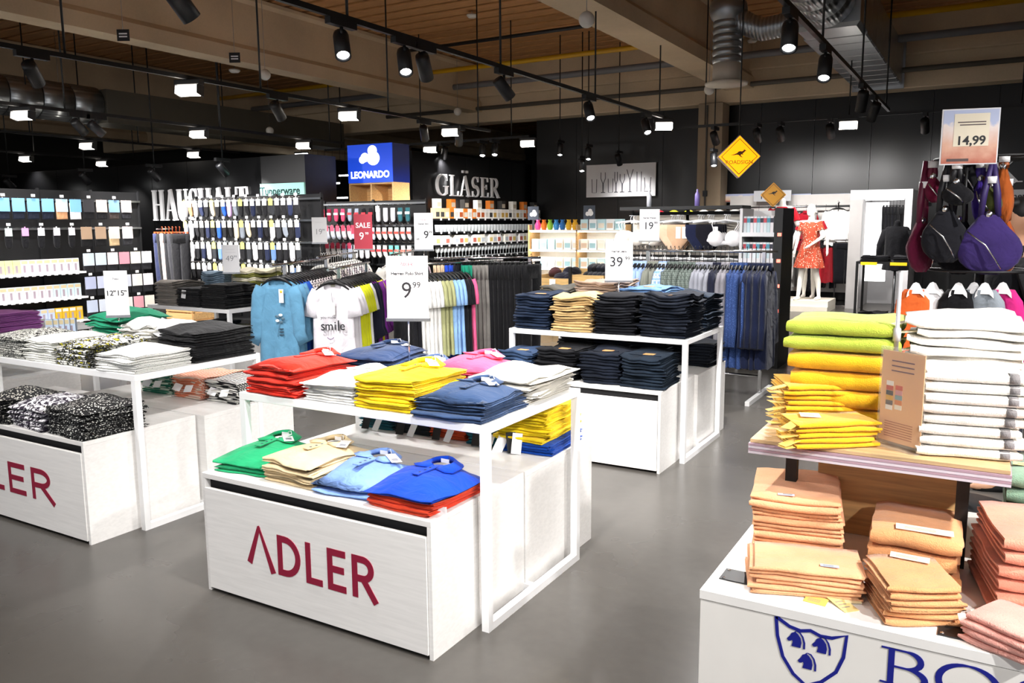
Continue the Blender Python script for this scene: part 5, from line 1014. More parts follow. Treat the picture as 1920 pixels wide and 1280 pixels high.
# oak bargain bins with hats and shoes
for k, (x0, x1, py) in enumerate(((1010, 1068, 0), (1070, 1132, 0))):
    u0, u1 = G(x0, 540, v=10.9).x, G(x1, 540, v=10.9).x; b = thing('bargain_bin', 'pale wooden bargain bin full of '+('hats and gloves' if k == 0 else 'dark shoes'), 'bin', (u0, 10.9, 0)); WB = M('#e0b878', 'wood', rough=.5); Wb = u1-u0
    box('front_board', (0, 0, 0), (Wb, .03, .83+.06*k), WB, b); box('rear_board', (0, .67, 0), (Wb, .7, .95), WB, b); box('bottom_board', (.03, .03, .7), (Wb-.03, .67, .72), WB, b)
    for x in (0, Wb-.03): box('side_board', (x, .03, 0), (x+.03, .67, .88), WB, b)
    rnd = random.Random(60+k)
    for i in range(14):
        x = u0+.09+(Wb-.18)*rnd.random(); y = 11.03+.44*rnd.random(); c = ['#1a1a20', '#2c2c38', '#cfcccc', '#3a3c4c', '#5a3a3c', '#14141a'][rnd.randint(0, 5)] if k == 0 else ['#0f0f14', '#1a1c26', '#24242c'][rnd.randint(0, 2)]
        lb = {'#cfcccc': 'light grey', '#5a3a3c': 'wine brown'}.get(c, 'dark')
        if k == 0: MB().ell((0, 0, .05), (.1, .09, .06), 10, 6).lathe([(.0, .0), (.1, 0), (.105, .025), (.1, .05), (0, .05)], n=12).build('knit_hat', fab(c), loc=(x, y, .721+.075*(i//5)), rot=(rnd.uniform(-.5, .5), rnd.uniform(-.5, .5), rnd.uniform(0, 6)), label=lb+' knitted hat heaped in the bargain bin', cat='hat', group=lb+' hats in the bargain bin')
        else: MB().loft([[(x_, s*wy, zz) for s, zz in ((-1, 0), (1, 0), (.8, hh), (-.8, hh))] for x_, wy, hh in ((-.13, .03, .09), (-.1, .042, .1), (-.02, .04, .09), (.05, .045, .055), (.12, .03, .035), (.13, .01, .02))]).build('slipper', fab(c), loc=(u0+.12+(i % 5)*(Wb-.24)/4, 11.1+.15*(i//5), .75+.1*(i//5)), rot=(0, -.5, PI/2+.1), label='dark slipper standing in rows in the bargain bin', cat='slipper', group='slippers in the bargain bin')
box('bin_post', (G(1068, 540, v=10.85).x-.02, 10.85, 0), (G(1068, 540, v=10.85).x+.02, 10.89, 1.0), BLACK, label='black post between the two bargain bins', cat='post')
price_sign('small white price card on the wooden bargain bin', (G(1034, 540, v=10.85).x, 10.88), 0, .55, .1, .27, 0, [('LINE', .05, 0, .05, FAINT, 0), ('9', .05, 0, -.06, GREY, 0)], clip=False)

# ================================================================== underwear gondola behind the mens shirts
uv = 9.5; uu0, uu1 = G(1165, 395, v=uv).x, G(1388, 395, v=uv).x
ugn, L = gondola('black lingerie gondola with bras and briefs behind the mens shirts', (uu0, uv), (uu1, uv), 1.78, 2, depth=.4, bars=(1.66, 1.2)); box('top_board', (-.02, 0, 1.8), (L+.02, .4, 1.84), BLACK, ugn); box('light_panel', (.02, .34, 1.25), (L-.02, .365, 1.74), M('#d8d0c4', rough=.6), ugn)
CUP = MB()
for s in (-1, 1): CUP.ell((s*.085, -.03, -.16), (.082, .06, .075), 12, 8)
CUP.tube([(-.17, 0, -.17), (-.1, -.02, -.2), (0, -.03, -.2), (.1, -.02, -.2), (.17, 0, -.17)], [.02, .022, .02, .022, .02], 8)
for s in (-1, 1): CUP.tube([(s*.1, -.05, -.09), (s*.13, -.01, -.03), (s*.12, .0, .0)], .005, 6)
CUPM = CUP.mesh('bra'); BHG = MB().tube([(-.16, 0, -.01), (0, 0, .01), (.16, 0, -.01)], .008, 6).tube([(0, 0, .01), (0, 0, .04), (.015, -.01, .06), (-.012, -.01, .06)], .004, 6).mesh('clear_hanger')
BRF = MB()
BRF.loft([[(w*math.cos(2*PI*k/14), .022*math.sin(2*PI*k/14), z) for k in range(14)] for z, w in ((-.03, .14), (-.08, .145), (-.14, .14), (-.2, .09), (-.25, .045), (-.27, .03))]); BRFM = BRF.mesh('briefs')
cl = M('#e8e8ea', rough=.15)
for i, (k, c, l, u) in enumerate((('bra', '#f2ece6', 'ivory bra', .12), ('bra', '#efe6dc', 'cream bra', .32), ('briefs', '#d8b89c', 'nude briefs', .66), ('briefs', '#d0a888', 'tan briefs', .74), ('briefs', '#161c38', 'navy briefs', 1.0), ('briefs', '#10101a', 'black briefs', 1.12), ('bra', '#f0eef0', 'white padded bra', 1.32))):
    for j in range(3):
        o = put('hanging_bra' if k == 'bra' else 'hanging_briefs', CUPM if k == 'bra' else BRFM, fab(c), None, (uu0+u*L/1.5, uv+.02+.085*j, 1.66), .1, l+' hanging from the lingerie gondola'+(', foremost' if j == 0 else ''), 'underwear', None if j == 0 else l+' behind the foremost', scale=(1.15, 1, 1.25)); put('clear_hanger', BHG, cl, o)
        if j == 0 and k == 'briefs': box('swing_tag', (.05, -.03, -.16), (.1, -.027, -.05), CARD, o)
for i in range(9):
    o = put('hanging_briefs', BRFM, fab(('#e9d8d0', '#161b34', '#f0eeee')[i % 3]), None, (uu0+.1+i*.155, uv+.02, 1.22), .1, ('rose', 'navy', 'white')[i % 3]+' briefs in the lower lingerie row', 'underwear', ('rose', 'navy', 'white')[i % 3]+' briefs, lower lingerie row'); put('clear_hanger', BHG, cl, o)
for nm, px, c in (('lotion_bottle', 1217, '#c9ccd4'), ('gift_bag', 1307, '#8a7ac0')):
    p = G(px, 390, v=uv+.2); MB().lathe([(0, 0), (.03, 0), (.03, .14), (.012, .17), (.012, .2), (0, .2)], n=12).build(nm, M(c, rough=.3), loc=(p.x, uv+.2, 1.841), label=('grey bottle' if px < 1250 else 'lilac bottle')+' standing on top of the lingerie gondola', cat='bottle')
# end cap with small cosmetics packs and red lit price rails
ec = thing('end_cap_shelf', 'black end cap shelf with rows of small tights packs and price rails', 'shelf', (uu1+.03, uv-.12, 0)); EL = G(1470, 400, v=uv-.1).x-uu1-.03
box('side_panel', (EL-.09, -.02, 0), (EL, .55, 1.80), BLACK, ec); box('back_panel', (0, .5, 0), (EL-.09, .53, 1.78), M('#e6e6e8'), ec); box('end_panel', (0, 0, 0), (.03, .5, 1.8), M('#dcdcde'), ec); box('plinth', (.03, 0, 0), (EL-.09, .5, .12), BLACK, ec)
PKM = MB().box((-.017, -.03, 0), (.017, .03, .19)).mesh('small_pack'); PKP = MB().box((-.0172, -.0305, .12), (.0172, -.0302, .17)).mesh('print')
for zi, z in enumerate((1.52, 1.23, .95, .67)):
    box('shelf', (.03, .0, z-.02), (EL-.09, .5, z), BLACK, ec); box('price_rail', (.03, -.014, z-.035), (EL-.0, -.001, z+.012), M('#e8e8ec'), ec); box('red_light', (EL-.05, -.03, z-.03), (EL-.01, -.0145, z+.006), M('#ff6a58', emit=3), ec)
    for i in range(9):
        o = put('tights_pack', PKM, M(('#dfe6ea', '#c8dce2', '#e9e4e8')[i % 3]), None, (uu1+.085+i*.037, uv-.06, z+.0005), 0, ('pale grey', 'pale aqua', 'pale rose')[i % 3]+' slim pack on the '+('top', 'second', 'third', 'fourth')[zi]+' shelf of the end cap', 'package', ('pale grey', 'pale aqua', 'pale rose')[i % 3]+' packs, '+('top', 'second', 'third', 'fourth')[zi]+' end cap shelf'); put('print', PKP, M(('#c84a58', '#4a90a8', '#303040')[i % 3]), o)
dm = thing('diamond_sign', 'small yellow diamond sign with kangaroo standing on the end cap', 'sign', (G(1445, 390, v=uv).x, uv+.1, 1.80), (0, 0, .3))
def kangaroo(k, ox, oz): return [(ox+a*k, oz+b*k) for a, b in ((-1, -.1), (-.6, -.02), (-.3, .1), (-.1, .3), (.1, .34), (.3, .3), (.48, .42), (.5, .56), (.56, .46), (.62, .56), (.64, .44), (.8, .36), (.62, .3), (.5, .16), (.36, .06), (.46, -.1), (.34, -.06), (.2, -.02), (.14, -.16), (.3, -.32), (.44, -.4), (.2, -.36), (.02, -.2), (-.1, -.1), (-.3, -.06), (-.6, -.12))]
def diamond(t, s, zc, thick, face, side, em=False, word=None):
    MB().prism([(0, zc-s), (s, zc), (0, zc+s), (-s, zc)], -thick/2, thick/2, 'xz').build('panel', face, t)
    mb = MB(); k = s*.86; stroke(mb, [(0, zc-k), (k, zc), (0, zc+k), (-k, zc), (0, zc-k)], s*.035, -thick/2-.003, -thick/2-.001); mb.build('border_line', side, t)
    MB().prism(kangaroo(s*.42, 0, zc+s*.12), -thick/2-.003, -thick/2-.001, 'xz').build('kangaroo', side, t)
    if word: text(word, s*.26, side, t, 0, zc-s*.28, -thick/2-.003, .0)
diamond(dm, .14, .15, .012, M('#f0a818', rough=.4), M('#2a1c08')); box('stand', (-.03, -.02, 0), (.03, .02, .02), DARK, dm)
# hanging lit diamond sign
p = G(1385, 294, v=11.0); rs = thing('lit_diamond_sign', 'glowing yellow diamond sign with kangaroo hanging from the ceiling', 'sign', (p.x, 11.0, p.z), (0, 0, .42))
diamond(rs, .265, 0, .11, M('#ffa800', emit=1.15), M('#6a3c08'), word='ROADSIGN')
mb = MB(); stroke(mb, [(0, -.27), (.27, 0), (0, .27), (-.27, 0), (0, -.27)], .012, -.05, .075); mb.build('casing', M('#b8aca0', rough=.5), rs); MB().tube([(0, 0, .26), (0, 0, 5.56-p.z)], .008, 6).build('hanger_rod', BLACK, rs)

# ================================================================== mannequins and person
def body(name, caps, mat, parent, vox=.016, ells=()):
    mb = MB()
    for a, ra, b, rb in caps:
        a = Vector(a); b = Vector(b); mb.tube([a, a.lerp(b, .5), b], [ra, (ra+rb)/2, rb], 12); mb.ell(a, (ra, ra, ra), 12, 8); mb.ell(b, (rb, rb, rb), 12, 8)
    for c, r in ells: mb.ell(c, r, 14, 10)
    o = mb.build(name, mat, parent); md = o.modifiers.new('remesh', 'REMESH'); md.mode = 'VOXEL'; md.voxel_size = vox; md.use_smooth_shade = True
    sm = o.modifiers.new('smooth', 'SMOOTH'); sm.iterations = 6; sm.factor = .5; return o
def hand(w, d, side):
    """palm, four fingers and a thumb as capsules; w wrist, d direction of the hand"""
    w = Vector(w); d = Vector(d).normalized(); s = d.orthogonal().normalized() if abs(d.z) < .9 else Vector((0, 1, 0)); s = (s-d*s.dot(d)).normalized(); n = d.cross(s); out = [(w, .024, w+d*.07, .03)]
    for i, L in enumerate((.06, .07, .066, .05)):
        b = w+d*.075+s*(-.028+.019*i); out.append((b, .009, b+d*L*.6-n*.006*side, .008)); out.append((b+d*L*.6-n*.006*side, .008, b+d*L-n*.022*side, .007))
    b = w+d*.02-s*.028; out.append((b, .011, b+d*.04-s*.022-n*.01*side, .009)); return out
def figure(lean=0, armL=None, armR=None, stepL=(0, 0), stepR=(0, 0), female=True, H=1.78):
    """front is -y; caps of one continuous body standing at z=0"""
    hw = .085; hz = .92; sz = 1.46; sw = .17 if female else .195; wz = 1.12; wr = .105 if female else .125
    c = [((0, 0, hz), .125, (0, .005, wz), wr), ((0, .005, wz), wr, (0, 0, 1.32), .12), ((-.07, 0, 1.34), .1, (.07, 0, 1.34), .1), ((-sw+.03, 0, sz-.04), .055, (sw-.03, 0, sz-.04), .055), ((0, 0, sz-.03), .06, (0, -.005, sz+.09), .05)]
    if female: c += [((-.07, -.07, 1.3), .06, (-.07, -.06, 1.31), .06), ((.07, -.07, 1.3), .06, (.07, -.06, 1.31), .06)]
    for s, st in ((-1, stepL), (1, stepR)):
        k = (s*hw+st[0]*.5, st[1]*.5-.01, .5); a = (s*hw+st[0], st[1]+.01, .075)
        c += [((s*hw, 0, hz-.04), .09, k, .056), (k, .056, ((k[0]+a[0])/2, (k[1]+a[1])/2+.015, .34), .055), (((k[0]+a[0])/2, (k[1]+a[1])/2+.015, .34), .055, a, .034), ((a[0], a[1]+.03, .035), .033, (a[0], a[1]-.09, .03), .036), ((a[0], a[1]-.09, .03), .036, (a[0], a[1]-.15, .022), .022)]
    for s, arm in ((-1, armL), (1, armR)):
        e, w = arm or ((s*(sw+.06), .03, 1.17), (s*(sw+.07), -.03, .93)); c += [((s*sw, 0, sz-.04), .052, e, .04), (e, .04, w, .026)]; c += hand(w, Vector(w)-Vector(e), s)
    hd = 1.655
    ells = [((0, -.005, hd), (.076, .098, .118)), ((0, -.06, hd-.06), (.052, .05, .055)), ((0, -.108, hd-.01), (.012, .018, .022)), ((0, -.1, hd-.058), (.024, .012, .008)), ((-.078, .01, hd-.01), (.012, .022, .032)), ((.078, .01, hd-.01), (.012, .022, .032)), ((-.03, -.093, hd+.02), (.014, .01, .008)), ((.03, -.093, hd+.02), (.014, .01, .008))]
    return c, ells
MANN = M('#f3efe6', rough=.35)
def dress(rows, mat, parent, name='dress', waves=9, amp=.012, n=40):
    R = []
    for z, rx, ry, wv in rows: R.append([((rx+amp*wv*math.sin(waves*2*PI*k/n))*math.cos(2*PI*k/n), (ry+amp*wv*math.sin(waves*2*PI*k/n))*math.sin(2*PI*k/n), z) for k in range(n)])
    return MB().loft(R, cap=False).build(name, mat, parent)
def sleeves(mat, parent, armL, armR, sw=.17, f=.55):
    for s, arm in ((-1, armL), (1, armR)):
        a = Vector((s*(sw-.03), 0, 1.43)); e = Vector(arm[0]); b = a.lerp(e, f); MB().tube([a, a.lerp(b, .5), b], [.075, .072, .07], 14, cap=False).build('sleeve', mat, parent)
pm = G(1497, 584, z=0); MZ = .2
pdm = thing('mannequin_podium', 'pale two-step podium under the mannequins', 'podium', (pm.x, pm.y+.35, 0)); box('lower_step', (-.55, -.35, 0), (.5, .55, .1), M('#e4dccb', rough=.5), pdm); box('upper_step', (-.55, -.3, .1), (.5, .55, MZ), M('#e8e0d0', rough=.5), pdm)
mq = thing('mannequin', 'white mannequin in an orange flowered dress on the podium', 'mannequin', (pm.x+.1, pm.y+.3, MZ), (0, 0, -.35))
aL, aR = ((-.24, -.02, 1.16), (-.27, -.06, .92)), ((.25, .0, 1.17), (.12, -.2, 1.02)); cps, els = figure(armL=aL, armR=aR, stepL=(-.03, -.16), stepR=(.07, .1)); body('body', cps, MANN, mq, ells=els)
DRS = M('#a23e24', 'dots', scale=34.0, hex2='#f0d4bc', amt=.24)
dress([(1.44, .13, .075, 0), (1.4, .165, .11, 0), (1.3, .165, .16, 0), (1.2, .14, .14, 0), (1.1, .13, .125, .2), (.98, .17, .16, .6), (.8, .22, .2, 1.4), (.64, .26, .23, 2), (.6, .27, .24, 2.2)], DRS, mq); sleeves(DRS, mq, aL, aR)
mr = thing('mannequin', 'white mannequin in a red T-shirt and dark trousers behind the flowered dress', 'mannequin', (pm.x+.02, pm.y+.75, MZ), (0, 0, -.1)); aL, aR = ((-.3, .02, 1.17), (-.33, -.05, .92)), ((.3, .02, 1.17), (.33, -.05, .92))
cps, els = figure(armL=aL, armR=aR, female=False); body('body', cps, MANN, mr, ells=els); RT = fab('#a01424'); dress([(1.47, .1, .075, 0), (1.42, .19, .11, 0), (1.3, .18, .15, 0), (1.1, .165, .15, .2), (.9, .18, .16, .6), (.84, .185, .165, .6)], RT, mr, 'tshirt'); sleeves(RT, mr, aL, aR, .195)
# torso in red shirt standing on the end cap
p = G(1467, 385, v=14.5); tsx = thing('torso_form', 'white torso form in a bright red shirt under the Herren sign', 'mannequin', (p.x, 14.5, 0)); body('torso', [((0, 0, 1.42), .12, (0, 0, 1.72), .13), ((-.14, 0, 1.86), .055, (.14, 0, 1.86), .055), ((0, 0, 1.86), .058, (0, 0, 2.0), .055), ((-.17, 0, 1.85), .052, (-.26, 0, 1.6), .042), ((.17, 0, 1.85), .052, (.26, 0, 1.6), .042)], MANN, tsx); MB().tube([(0, 0, 0), (0, 0, 1.45)], .02, 8).build('pole', CHROME, tsx); MB().lathe([(0, 0), (.16, 0), (.16, .015), (0, .02)], n=20).build('base', CHROME, tsx)
R2 = fab('#c01828'); dress([(1.9, .09, .07, 0), (1.85, .18, .1, 0), (1.7, .17, .15, 0), (1.5, .16, .15, .3), (1.32, .17, .16, .5)], R2, tsx, 'tshirt')
for s in (-1, 1): MB().tube([(s*.14, 0, 1.86), (s*.2, 0, 1.75), (s*.235, 0, 1.66)], [.075, .072, .07], 14, cap=False).build('sleeve', R2, tsx)
# ------------------------------------------------------------------ textile wall: posters, rails, garments
for i, (x0, x1) in enumerate(((1360, 1425), (1470, 1520), (1522, 1592), (1712, 1745))):
    a = G(x0, 364, v=17.9); b = G(x1, 377, v=17.9); t = thing('landscape_banner', ('wide', 'short', 'broad', 'narrow')[i]+' red desert landscape banner on the textile wall', 'banner', (a.x, 17.9, b.z)); box('panel', (0, 0, 0), (b.x-a.x, .05, a.z-b.z), M('#b8472c', 'poster', hex2='#e6cdb4', rough=.6), t); box('frame', (-.01, .02, -.015), (b.x-a.x+.01, .12, 0), STEEL, t)
for k, (px, s_, tx_) in enumerate(((1448, 'Herren', 0), (1898, 'Damen', 0))):
    a = G(px, 368, v=17.6); t = thing('department_sign', 'grey department sign reading '+s_+' on the textile wall', 'sign', (a.x, 17.6, a.z)); box('plate', (-.38, 0, -.1), (.38, .03, .12), M('#b9babe', rough=.5), t); text(s_, .16, INK, t, 0, 0, -.004, .002); box('bracket', (-.02, .03, 0), (.02, .565, .04), DARK, t)
wb0, wb1 = G(1362, 390, v=17.6).x, G(1595, 390, v=17.6).x
wl = thing('wall_rail', 'steel wall rail with shirts along the white textile wall', 'rail', (wb0, 17.6, 0)); box('white_back', (0, .28, .2), (wb1-wb0, .32, 2.2), M('#d8d4d0', rough=.6), wl); MB().tube([(0, 0, 1.95), (wb1-wb0, 0, 1.95)], .02, 8).build('bar', STEEL, wl); MB().tube([(0, 0, 1.2), (wb1-wb0, 0, 1.2)], .02, 8).build('bar', STEEL, wl)
for x in (.05, wb1-wb0-.05): box('bracket', (x-.015, 0, 1.93), (x+.015, .3, 1.96), STEEL, wl); box('bracket', (x-.015, 0, 1.18), (x+.015, .3, 1.21), STEEL, wl)
cols = [('#26262c', 'charcoal'), ('#1a1a20', 'black'), ('#b01c2c', 'red'), ('#e8e6e2', 'white'), ('#26262c', 'charcoal'), ('#202028', 'ink black')]
for i in range(12):
    c, l = cols[i % 6]; hang('shirt', fab(c), (wb0+.12+i*(wb1-wb0-.2)/12, 17.58, 1.97), PI/2 if i % 4 else .1, l+' garment on the upper wall rail', 'garment', l+' garments on the upper wall rail', i); hang('shirt', fab(cols[(i+2) % 6][0]), (wb0+.12+i*(wb1-wb0-.2)/12, 17.58, 1.22), PI/2, cols[(i+2) % 6][1]+' garment on the lower wall rail', 'garment', cols[(i+2) % 6][1]+' garments on the lower wall rail', i+1)
a = G(1572, 378, v=17.2); hang('long', fab('#eceae6'), (a.x, 17.2, a.z), .25, 'cream pullover hanging beside the fitting room', 'pullover', None, 1, sc=(1.15, 1.2, 1.0)); a2 = G(1566, 448, v=17.1); hang('tee', fab('#a81c28'), (a2.x-.12, 17.0, a2.z), 1.0, 'red T-shirt hanging below the cream pullover', 'shirt', None, 2); hang('trousers', fab('#121218'), (a2.x+.2, 17.05, a2.z), .4, 'black trousers hanging beside the fitting room', 'trousers', None, 0, sc=(1.2, 1, .8)); hang('trousers', M('#20202a', 'dots', scale=80.0, hex2='#888890', amt=.18), (a2.x-.42, 16.9, a2.z+.05), .5, 'dotted dark trousers hanging behind the flowered dress', 'trousers', None, 1)
rr = thing('garment_rack', 'chrome rack with cream pullover and red shirt beside the fitting room', 'rack', (a.x, 17.2, 0)); MB().tube([(-.7, -.1, a2.z-.02), (.4, -.1, a2.z-.02)], .015, 8).build('rail', CHROME, rr); MB().tube([(0, .02, 0), (0, .02, a.z-.02), (.02, -.02, a.z-.02)], .015, 8).build('upright', CHROME, rr); box('foot', (-.3, -.2, 0), (.3, .2, .02), CHROME, rr)
# fitting room portal
f0, f1 = G(1595, 360, v=16.6), G(1712, 360, v=16.6); FWd = f1.x-f0.x; ft = thing('fitting_room', 'white fitting room portal with tall lit mirror panel', 'fitting room', (f0.x, 16.6, 0)); FP = M('#dcdadc', rough=.5)
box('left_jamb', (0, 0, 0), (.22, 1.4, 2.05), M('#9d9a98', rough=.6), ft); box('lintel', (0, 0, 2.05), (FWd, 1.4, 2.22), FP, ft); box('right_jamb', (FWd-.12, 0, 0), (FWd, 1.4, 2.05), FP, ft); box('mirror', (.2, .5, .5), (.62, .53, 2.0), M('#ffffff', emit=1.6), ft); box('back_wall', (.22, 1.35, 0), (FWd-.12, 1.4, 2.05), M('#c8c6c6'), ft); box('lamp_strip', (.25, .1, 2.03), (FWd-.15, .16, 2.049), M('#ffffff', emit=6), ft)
for i in range(5): hang('trousers', fab(('#0e0e12', '#101016')[i % 2]), (f0.x+.62+i*.055, 16.75, 2.0), 1.3, 'black trousers hanging in the fitting room doorway', 'trousers', 'black trousers in the doorway', i)
p = G(1685, 450, z=1.2); bx = thing('bust_form', 'black headless bust form in a black blouse before the fitting room', 'mannequin', (G(1680, 470, v=14.8).x, 14.8, 0)); BT = fab('#101014')
body('torso', [((0, 0, .95), .13, (0, 0, 1.25), .13), ((-.13, 0, 1.5), .06, (.13, 0, 1.5), .06), ((0, 0, 1.2), .12, (0, 0, 1.42), .12), ((0, 0, 1.5), .055, (0, 0, 1.62), .05)], BT, bx); dress([(1.56, .1, .08, 0), (1.5, .2, .11, 0), (1.35, .18, .16, .2), (1.1, .17, .16, .5), (.85, .2, .18, 1)], BT, bx, 'blouse'); MB().tube([(0, 0, 0), (0, 0, 1.0)], .02, 8).build('pole', STEEL, bx); MB().lathe([(0, 0), (.18, 0), (.18, .015), (0, .02)], n=20).build('base', STEEL, bx)
for s in (-1, 1): MB().tube([(s*.16, 0, 1.49), (s*.24, 0, 1.25), (s*.25, -.03, 1.0)], [.07, .06, .05], 12).build('sleeve', BT, bx)
# black steel table with dark clothes and yellow price rails
b0 = G(1605, 490, v=11.8); b1 = G(1700, 490, v=11.8); bz = b0.z; bk = thing('black_frame_table', 'black steel frame table with dark folded clothes and yellow labels', 'table', (b0.x, 11.8, 0)); BW = b1.x-b0.x+.5
box('top_board', (0, 0, bz-.03), (BW, .7, bz), BLACK, bk); box('lower_board', (0, 0, .28), (BW, .7, .3), M('#3a3330', rough=.6), bk)
for x in (0, BW-.03):
    for y in (0, .67): box('leg', (x, y, 0), (x+.03, y+.03, bz-.03), BLACK, bk)
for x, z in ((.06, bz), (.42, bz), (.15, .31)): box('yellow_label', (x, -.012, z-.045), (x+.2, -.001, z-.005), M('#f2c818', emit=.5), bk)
for i in range(3): pile('folded_sweater', ('black', 'coal grey', 'ink')[i]+' folded sweater on the black steel table', 'sweater', b0.x+.22+i*.4, 12.0, bz+.001, 2, fab(('#121216', '#202024', '#15161e')[i]), .34, .34, .008, seed=170+i, amp=.015); pile('folded_sweater', ('black', 'coal grey', 'ink')[i]+' folded sweater on the lower board of the steel table', 'sweater', b0.x+.22+i*.4, 12.0, .301, 3, fab(('#121216', '#202024', '#15161e')[i]), .34, .34, .01, seed=180+i, amp=.02)

# ================================================================== bag rack
bgx, bgv = -.05, 5.2
br = thing('bag_rack', 'black revolving rack hung with handbags and scarves', 'rack', (bgx, bgv, 0)); MB().tube([(0, 0, .02), (0, 0, 2.0)], .025, 10).build('pole', BLACK, br); MB().lathe([(0, 0), (.3, 0), (.3, .02), (.03, .04), (0, .04)], n=24).build('base', BLACK, br)
for z in (1.98, 1.38): MB().tube([(.26*math.cos(2*PI*k/20), .26*math.sin(2*PI*k/20), z) for k in range(21)], .008, 6).build('ring', BLACK, br); [MB().tube([(0, 0, z), (.26*math.cos(a), .26*math.sin(a), z)], .007, 6).build('spoke', BLACK, br) for a in (0, PI/2, PI, -PI/2)]
def bag(px, py, c, w, h, lab, v=5.0, rz=.3, small=False, strapc=None, lx=0):
    """hobo bag: pouch, seam zip, strap wrapped in white paper, tassel"""
    p = G(px, py, v=v); t = thing('handbag', lab, 'handbag', (p.x, v, p.z), (0, 0, rz)); m = M(c, 'fabric', amt=.18); ml = M(strapc or c, rough=.5); R = []
    for i in range(11):
        f = i/10; zz = h*(1-f); ww = .5*w*(.3, .42, .58, .76, .9, .98, 1, .97, .88, .68, .3)[i]; th = .05*math.sin(PI*(.1+.8*f)); R.append([(ww*math.copysign(abs(math.cos(2*PI*k/20))**.85, math.cos(2*PI*k/20))*1.0+.02*f, th*math.sin(2*PI*k/20)+.006*math.sin(6*2*PI*k/20+i), zz) for k in range(20)])
    MB().loft(R).build('pouch', m, t); MB().tube([(-w*.34, -.05, h*.72), (-.02, -.068, h*.5), (w*.1, -.07, h*.25), (w*.2, -.05, h*.1)], .004, 6).build('zip', CHROME, t)
    top = min(1.97-p.z, .62); MB().tube([(-w*.12, 0, h*.97), (-w*.1, .0, h*.97+(top-h)*.4), (lx, .0, top)], [.014, .018, .012], 8).build('strap', ml, t); MB().tube([(w*.14, 0, h*.97), (w*.1, .0, h*.97+(top-h)*.4), (lx, .0, top)], [.014, .018, .012], 8).build('strap', ml, t)
    MB().lathe([(.026, 0), (.026, .035)], c=(0, 0, h+(top-h)*.55), n=12).build('paper_wrap', CARD, t); MB().ell((0, -.01, h*1.0), (.02, .012, .022), 10, 6).build('clasp', CHROME, t)
bag(1722, 510, '#5c1030', .2, .28, 'wine red hobo handbag hanging on the bag rack', 5.05, 1.0); bag(1765, 492, '#14141a', .24, .28, 'black rounded handbag with curved zip on the bag rack', 4.95, .3); bag(1790, 514, '#0f0f14', .26, .3, 'large black hobo handbag between the red and purple bags', 5.15, .5); bag(1846, 514, '#33245c', .31, .31, 'purple suede hobo handbag with long seam', 4.98, .2); bag(1876, 512, '#9a4a1c', .15, .29, 'rust brown hobo handbag beside the purple one', 5.12, -.7, lx=-.05); bag(1790, 385, '#121216', .15, .12, 'small black crossbody bag high on the bag rack', 4.92, .2)
bag(1853, 400, '#4c5228', .1, .14, 'olive green small bag with strap on the bag rack', 5.05, -.3); bag(1745, 380, '#6a1234', .1, .14, 'small wine red pouch high on the bag rack', 5.05, .4); bag(1810, 370, '#101014', .14, .2, 'black strap bag near the top ring of the rack', 5.1, .3); bag(1832, 420, '#3c2488', .09, .24, 'slim violet woven bag beside the olive one', 5.08, .3); bag(1874, 420, '#a0501e', .09, .3, 'slim rust woven bag beside the olive one', 5.1, -.4)
SCF = MB(); SCF.loft([[(w*math.cos(2*PI*k/18)+sh, (.03+.012*math.sin(5*2*PI*k/18+i))*math.sin(2*PI*k/18)+.01*math.sin(8*w*math.cos(2*PI*k/18)*9), z) for k in range(18)] for i, (z, w, sh) in enumerate(((-.06, .05, 0), (-.12, .09, 0), (-.25, .11, .005), (-.4, .125, .01), (-.5, .13, .015)))]); SCFM = SCF.mesh('scarf')
CH = MB().prism([(-.06, -.12), (-.055, -.08), (-.02, -.01), (0, 0), (.02, -.01), (.055, -.08), (.06, -.12), (.03, -.09), (-.03, -.09)], -.036, -.032, 'xz').mesh('card_hanger')
for i, (px, c, l) in enumerate(((1716, '#d8622a', 'orange'), (1748, '#efeef0', 'white'), (1798, '#101014', 'black'), (1828, '#6e747c', 'dark grey'), (1850, '#8a929a', 'light grey'), (1885, '#c8287a', 'magenta'))):
    p = G(px, 522, v=5.02); o = put('hanging_scarf', SCFM, fab(c), None, (p.x, 5.02+.03*(i % 2), p.z), .25-.1*i, l+' scarf on a white card hanger below the bags', 'scarf'); put('card_hanger', CH, CARD, o, (0, 0, -.018), scale=(.75, 1, .7))
    if l == 'black': box('swing_tag', (-.02, -.045, -.34), (.02, -.042, -.16), CARD, o)
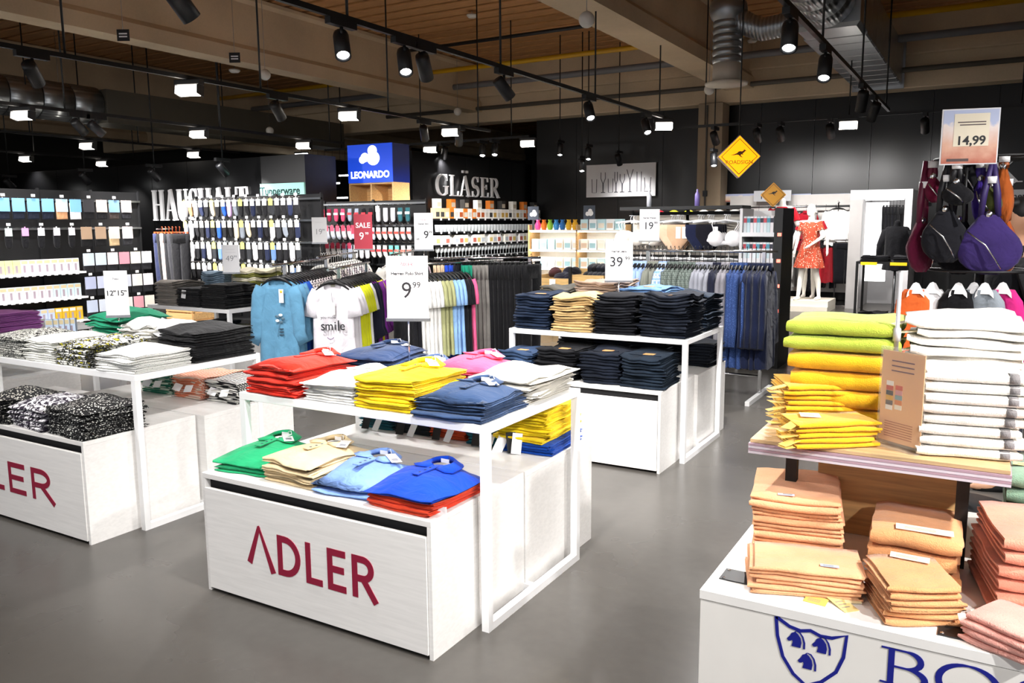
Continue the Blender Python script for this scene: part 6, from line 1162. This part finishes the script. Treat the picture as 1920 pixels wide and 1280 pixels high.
# orange wooden-look price poster 14,99
p = G(1818, 256, v=4.9); pz = G(1818, 306, v=4.9).z; sgn14 = thing('price_poster', 'desert coloured price poster 14,99 above the bag rack', 'sign', (p.x, 4.9, pz), (0, 0, .25)); PWd = .255; PHt = G(1818, 206, v=4.9).z-pz
box('frame', (-PWd/2-.006, -.004, -.006), (PWd/2+.006, .006, PHt+.006), M('#dcdce0', rough=.3), sgn14); box('print_sheet', (-PWd/2, -.006, 0), (PWd/2, -.0045, PHt), M('#b05a44', 'poster', hex2='#d8a890', rough=.5), sgn14); ins = box('inset', (-PWd*.3, -.0075, PHt*.32), (PWd*.34, -.0065, PHt*.93), M('#e6dcc6', rough=.5), sgn14)
text('14,99', .062, INK, ins, .005, PHt*.42, -.0085, .0012)
for k in range(2): box('rule', (-.06+.01*k, -.0085, PHt*(.76-.05*k)), (.07, -.0078, PHt*(.78-.05*k)), M('#5a4a4a'), ins)
box('rule', (-PWd*.4, -.0075, PHt*.04), (PWd*.0, -.0065, PHt*.09), M('#4a3a3a'), sgn14); MB().tube([(0, .01, -.02), (0, .01, -.3)], .008, 8).build('pole', BLACK, sgn14)
# person at the frame edge behind the bags, dark hair and dark coat, looking at the bags
SKIN = M('#b98a6c', rough=.55); pp = G(1909, 420, v=5.8); pr_ = thing('person', 'person with short black hair in a dark coat standing behind the bag rack', 'person', (pp.x, 5.8, 0), (0, 0, -1.2))
aL, aR = ((-.27, -.02, 1.17), (-.2, -.22, 1.05)), ((.27, .03, 1.17), (.3, -.05, .93)); cps, els = figure(armL=aL, armR=aR, stepR=(.02, -.05), female=False); body('body', cps, SKIN, pr_, ells=els)
COAT = fab('#14151a'); dress([(1.5, .09, .08, 0), (1.45, .2, .13, 0), (1.3, .2, .17, 0), (1.1, .19, .165, .2), (.9, .21, .18, .4), (.7, .22, .19, .6)], COAT, pr_, 'coat')
for s, arm in ((-1, aL), (1, aR)): MB().tube([(s*.17, 0, 1.42), arm[0], Vector(arm[0]).lerp(Vector(arm[1]), .93)], [.08, .065, .05], 12).build('coat_sleeve', COAT, pr_)
for s in (-1, 1): MB().tube([(s*.09, 0, .9), (s*.09, -.01, .5), (s*.09, .01, .06)], [.115, .085, .075], 12).build('trouser_leg', fab('#1c2030'), pr_); MB().loft([[(s*.09+a*wy, y, zz) for a, zz in ((-1, 0), (1, 0), (.8, hh), (-.8, hh))] for y, wy, hh in ((.07, .04, .09), (.03, .05, .1), (-.06, .05, .075), (-.14, .045, .05), (-.18, .02, .03))]).build('shoe', BLACK, pr_)
hb = MB()
for c, r in (((0, .02, 1.7), (.088, .1, .09)), ((0, .05, 1.66), (.087, .075, .1)), ((0, -.05, 1.745), (.07, .055, .04))): hb.ell(c, r, 16, 10)
hb.build('hair', M('#0c0a0a', rough=.6), pr_)
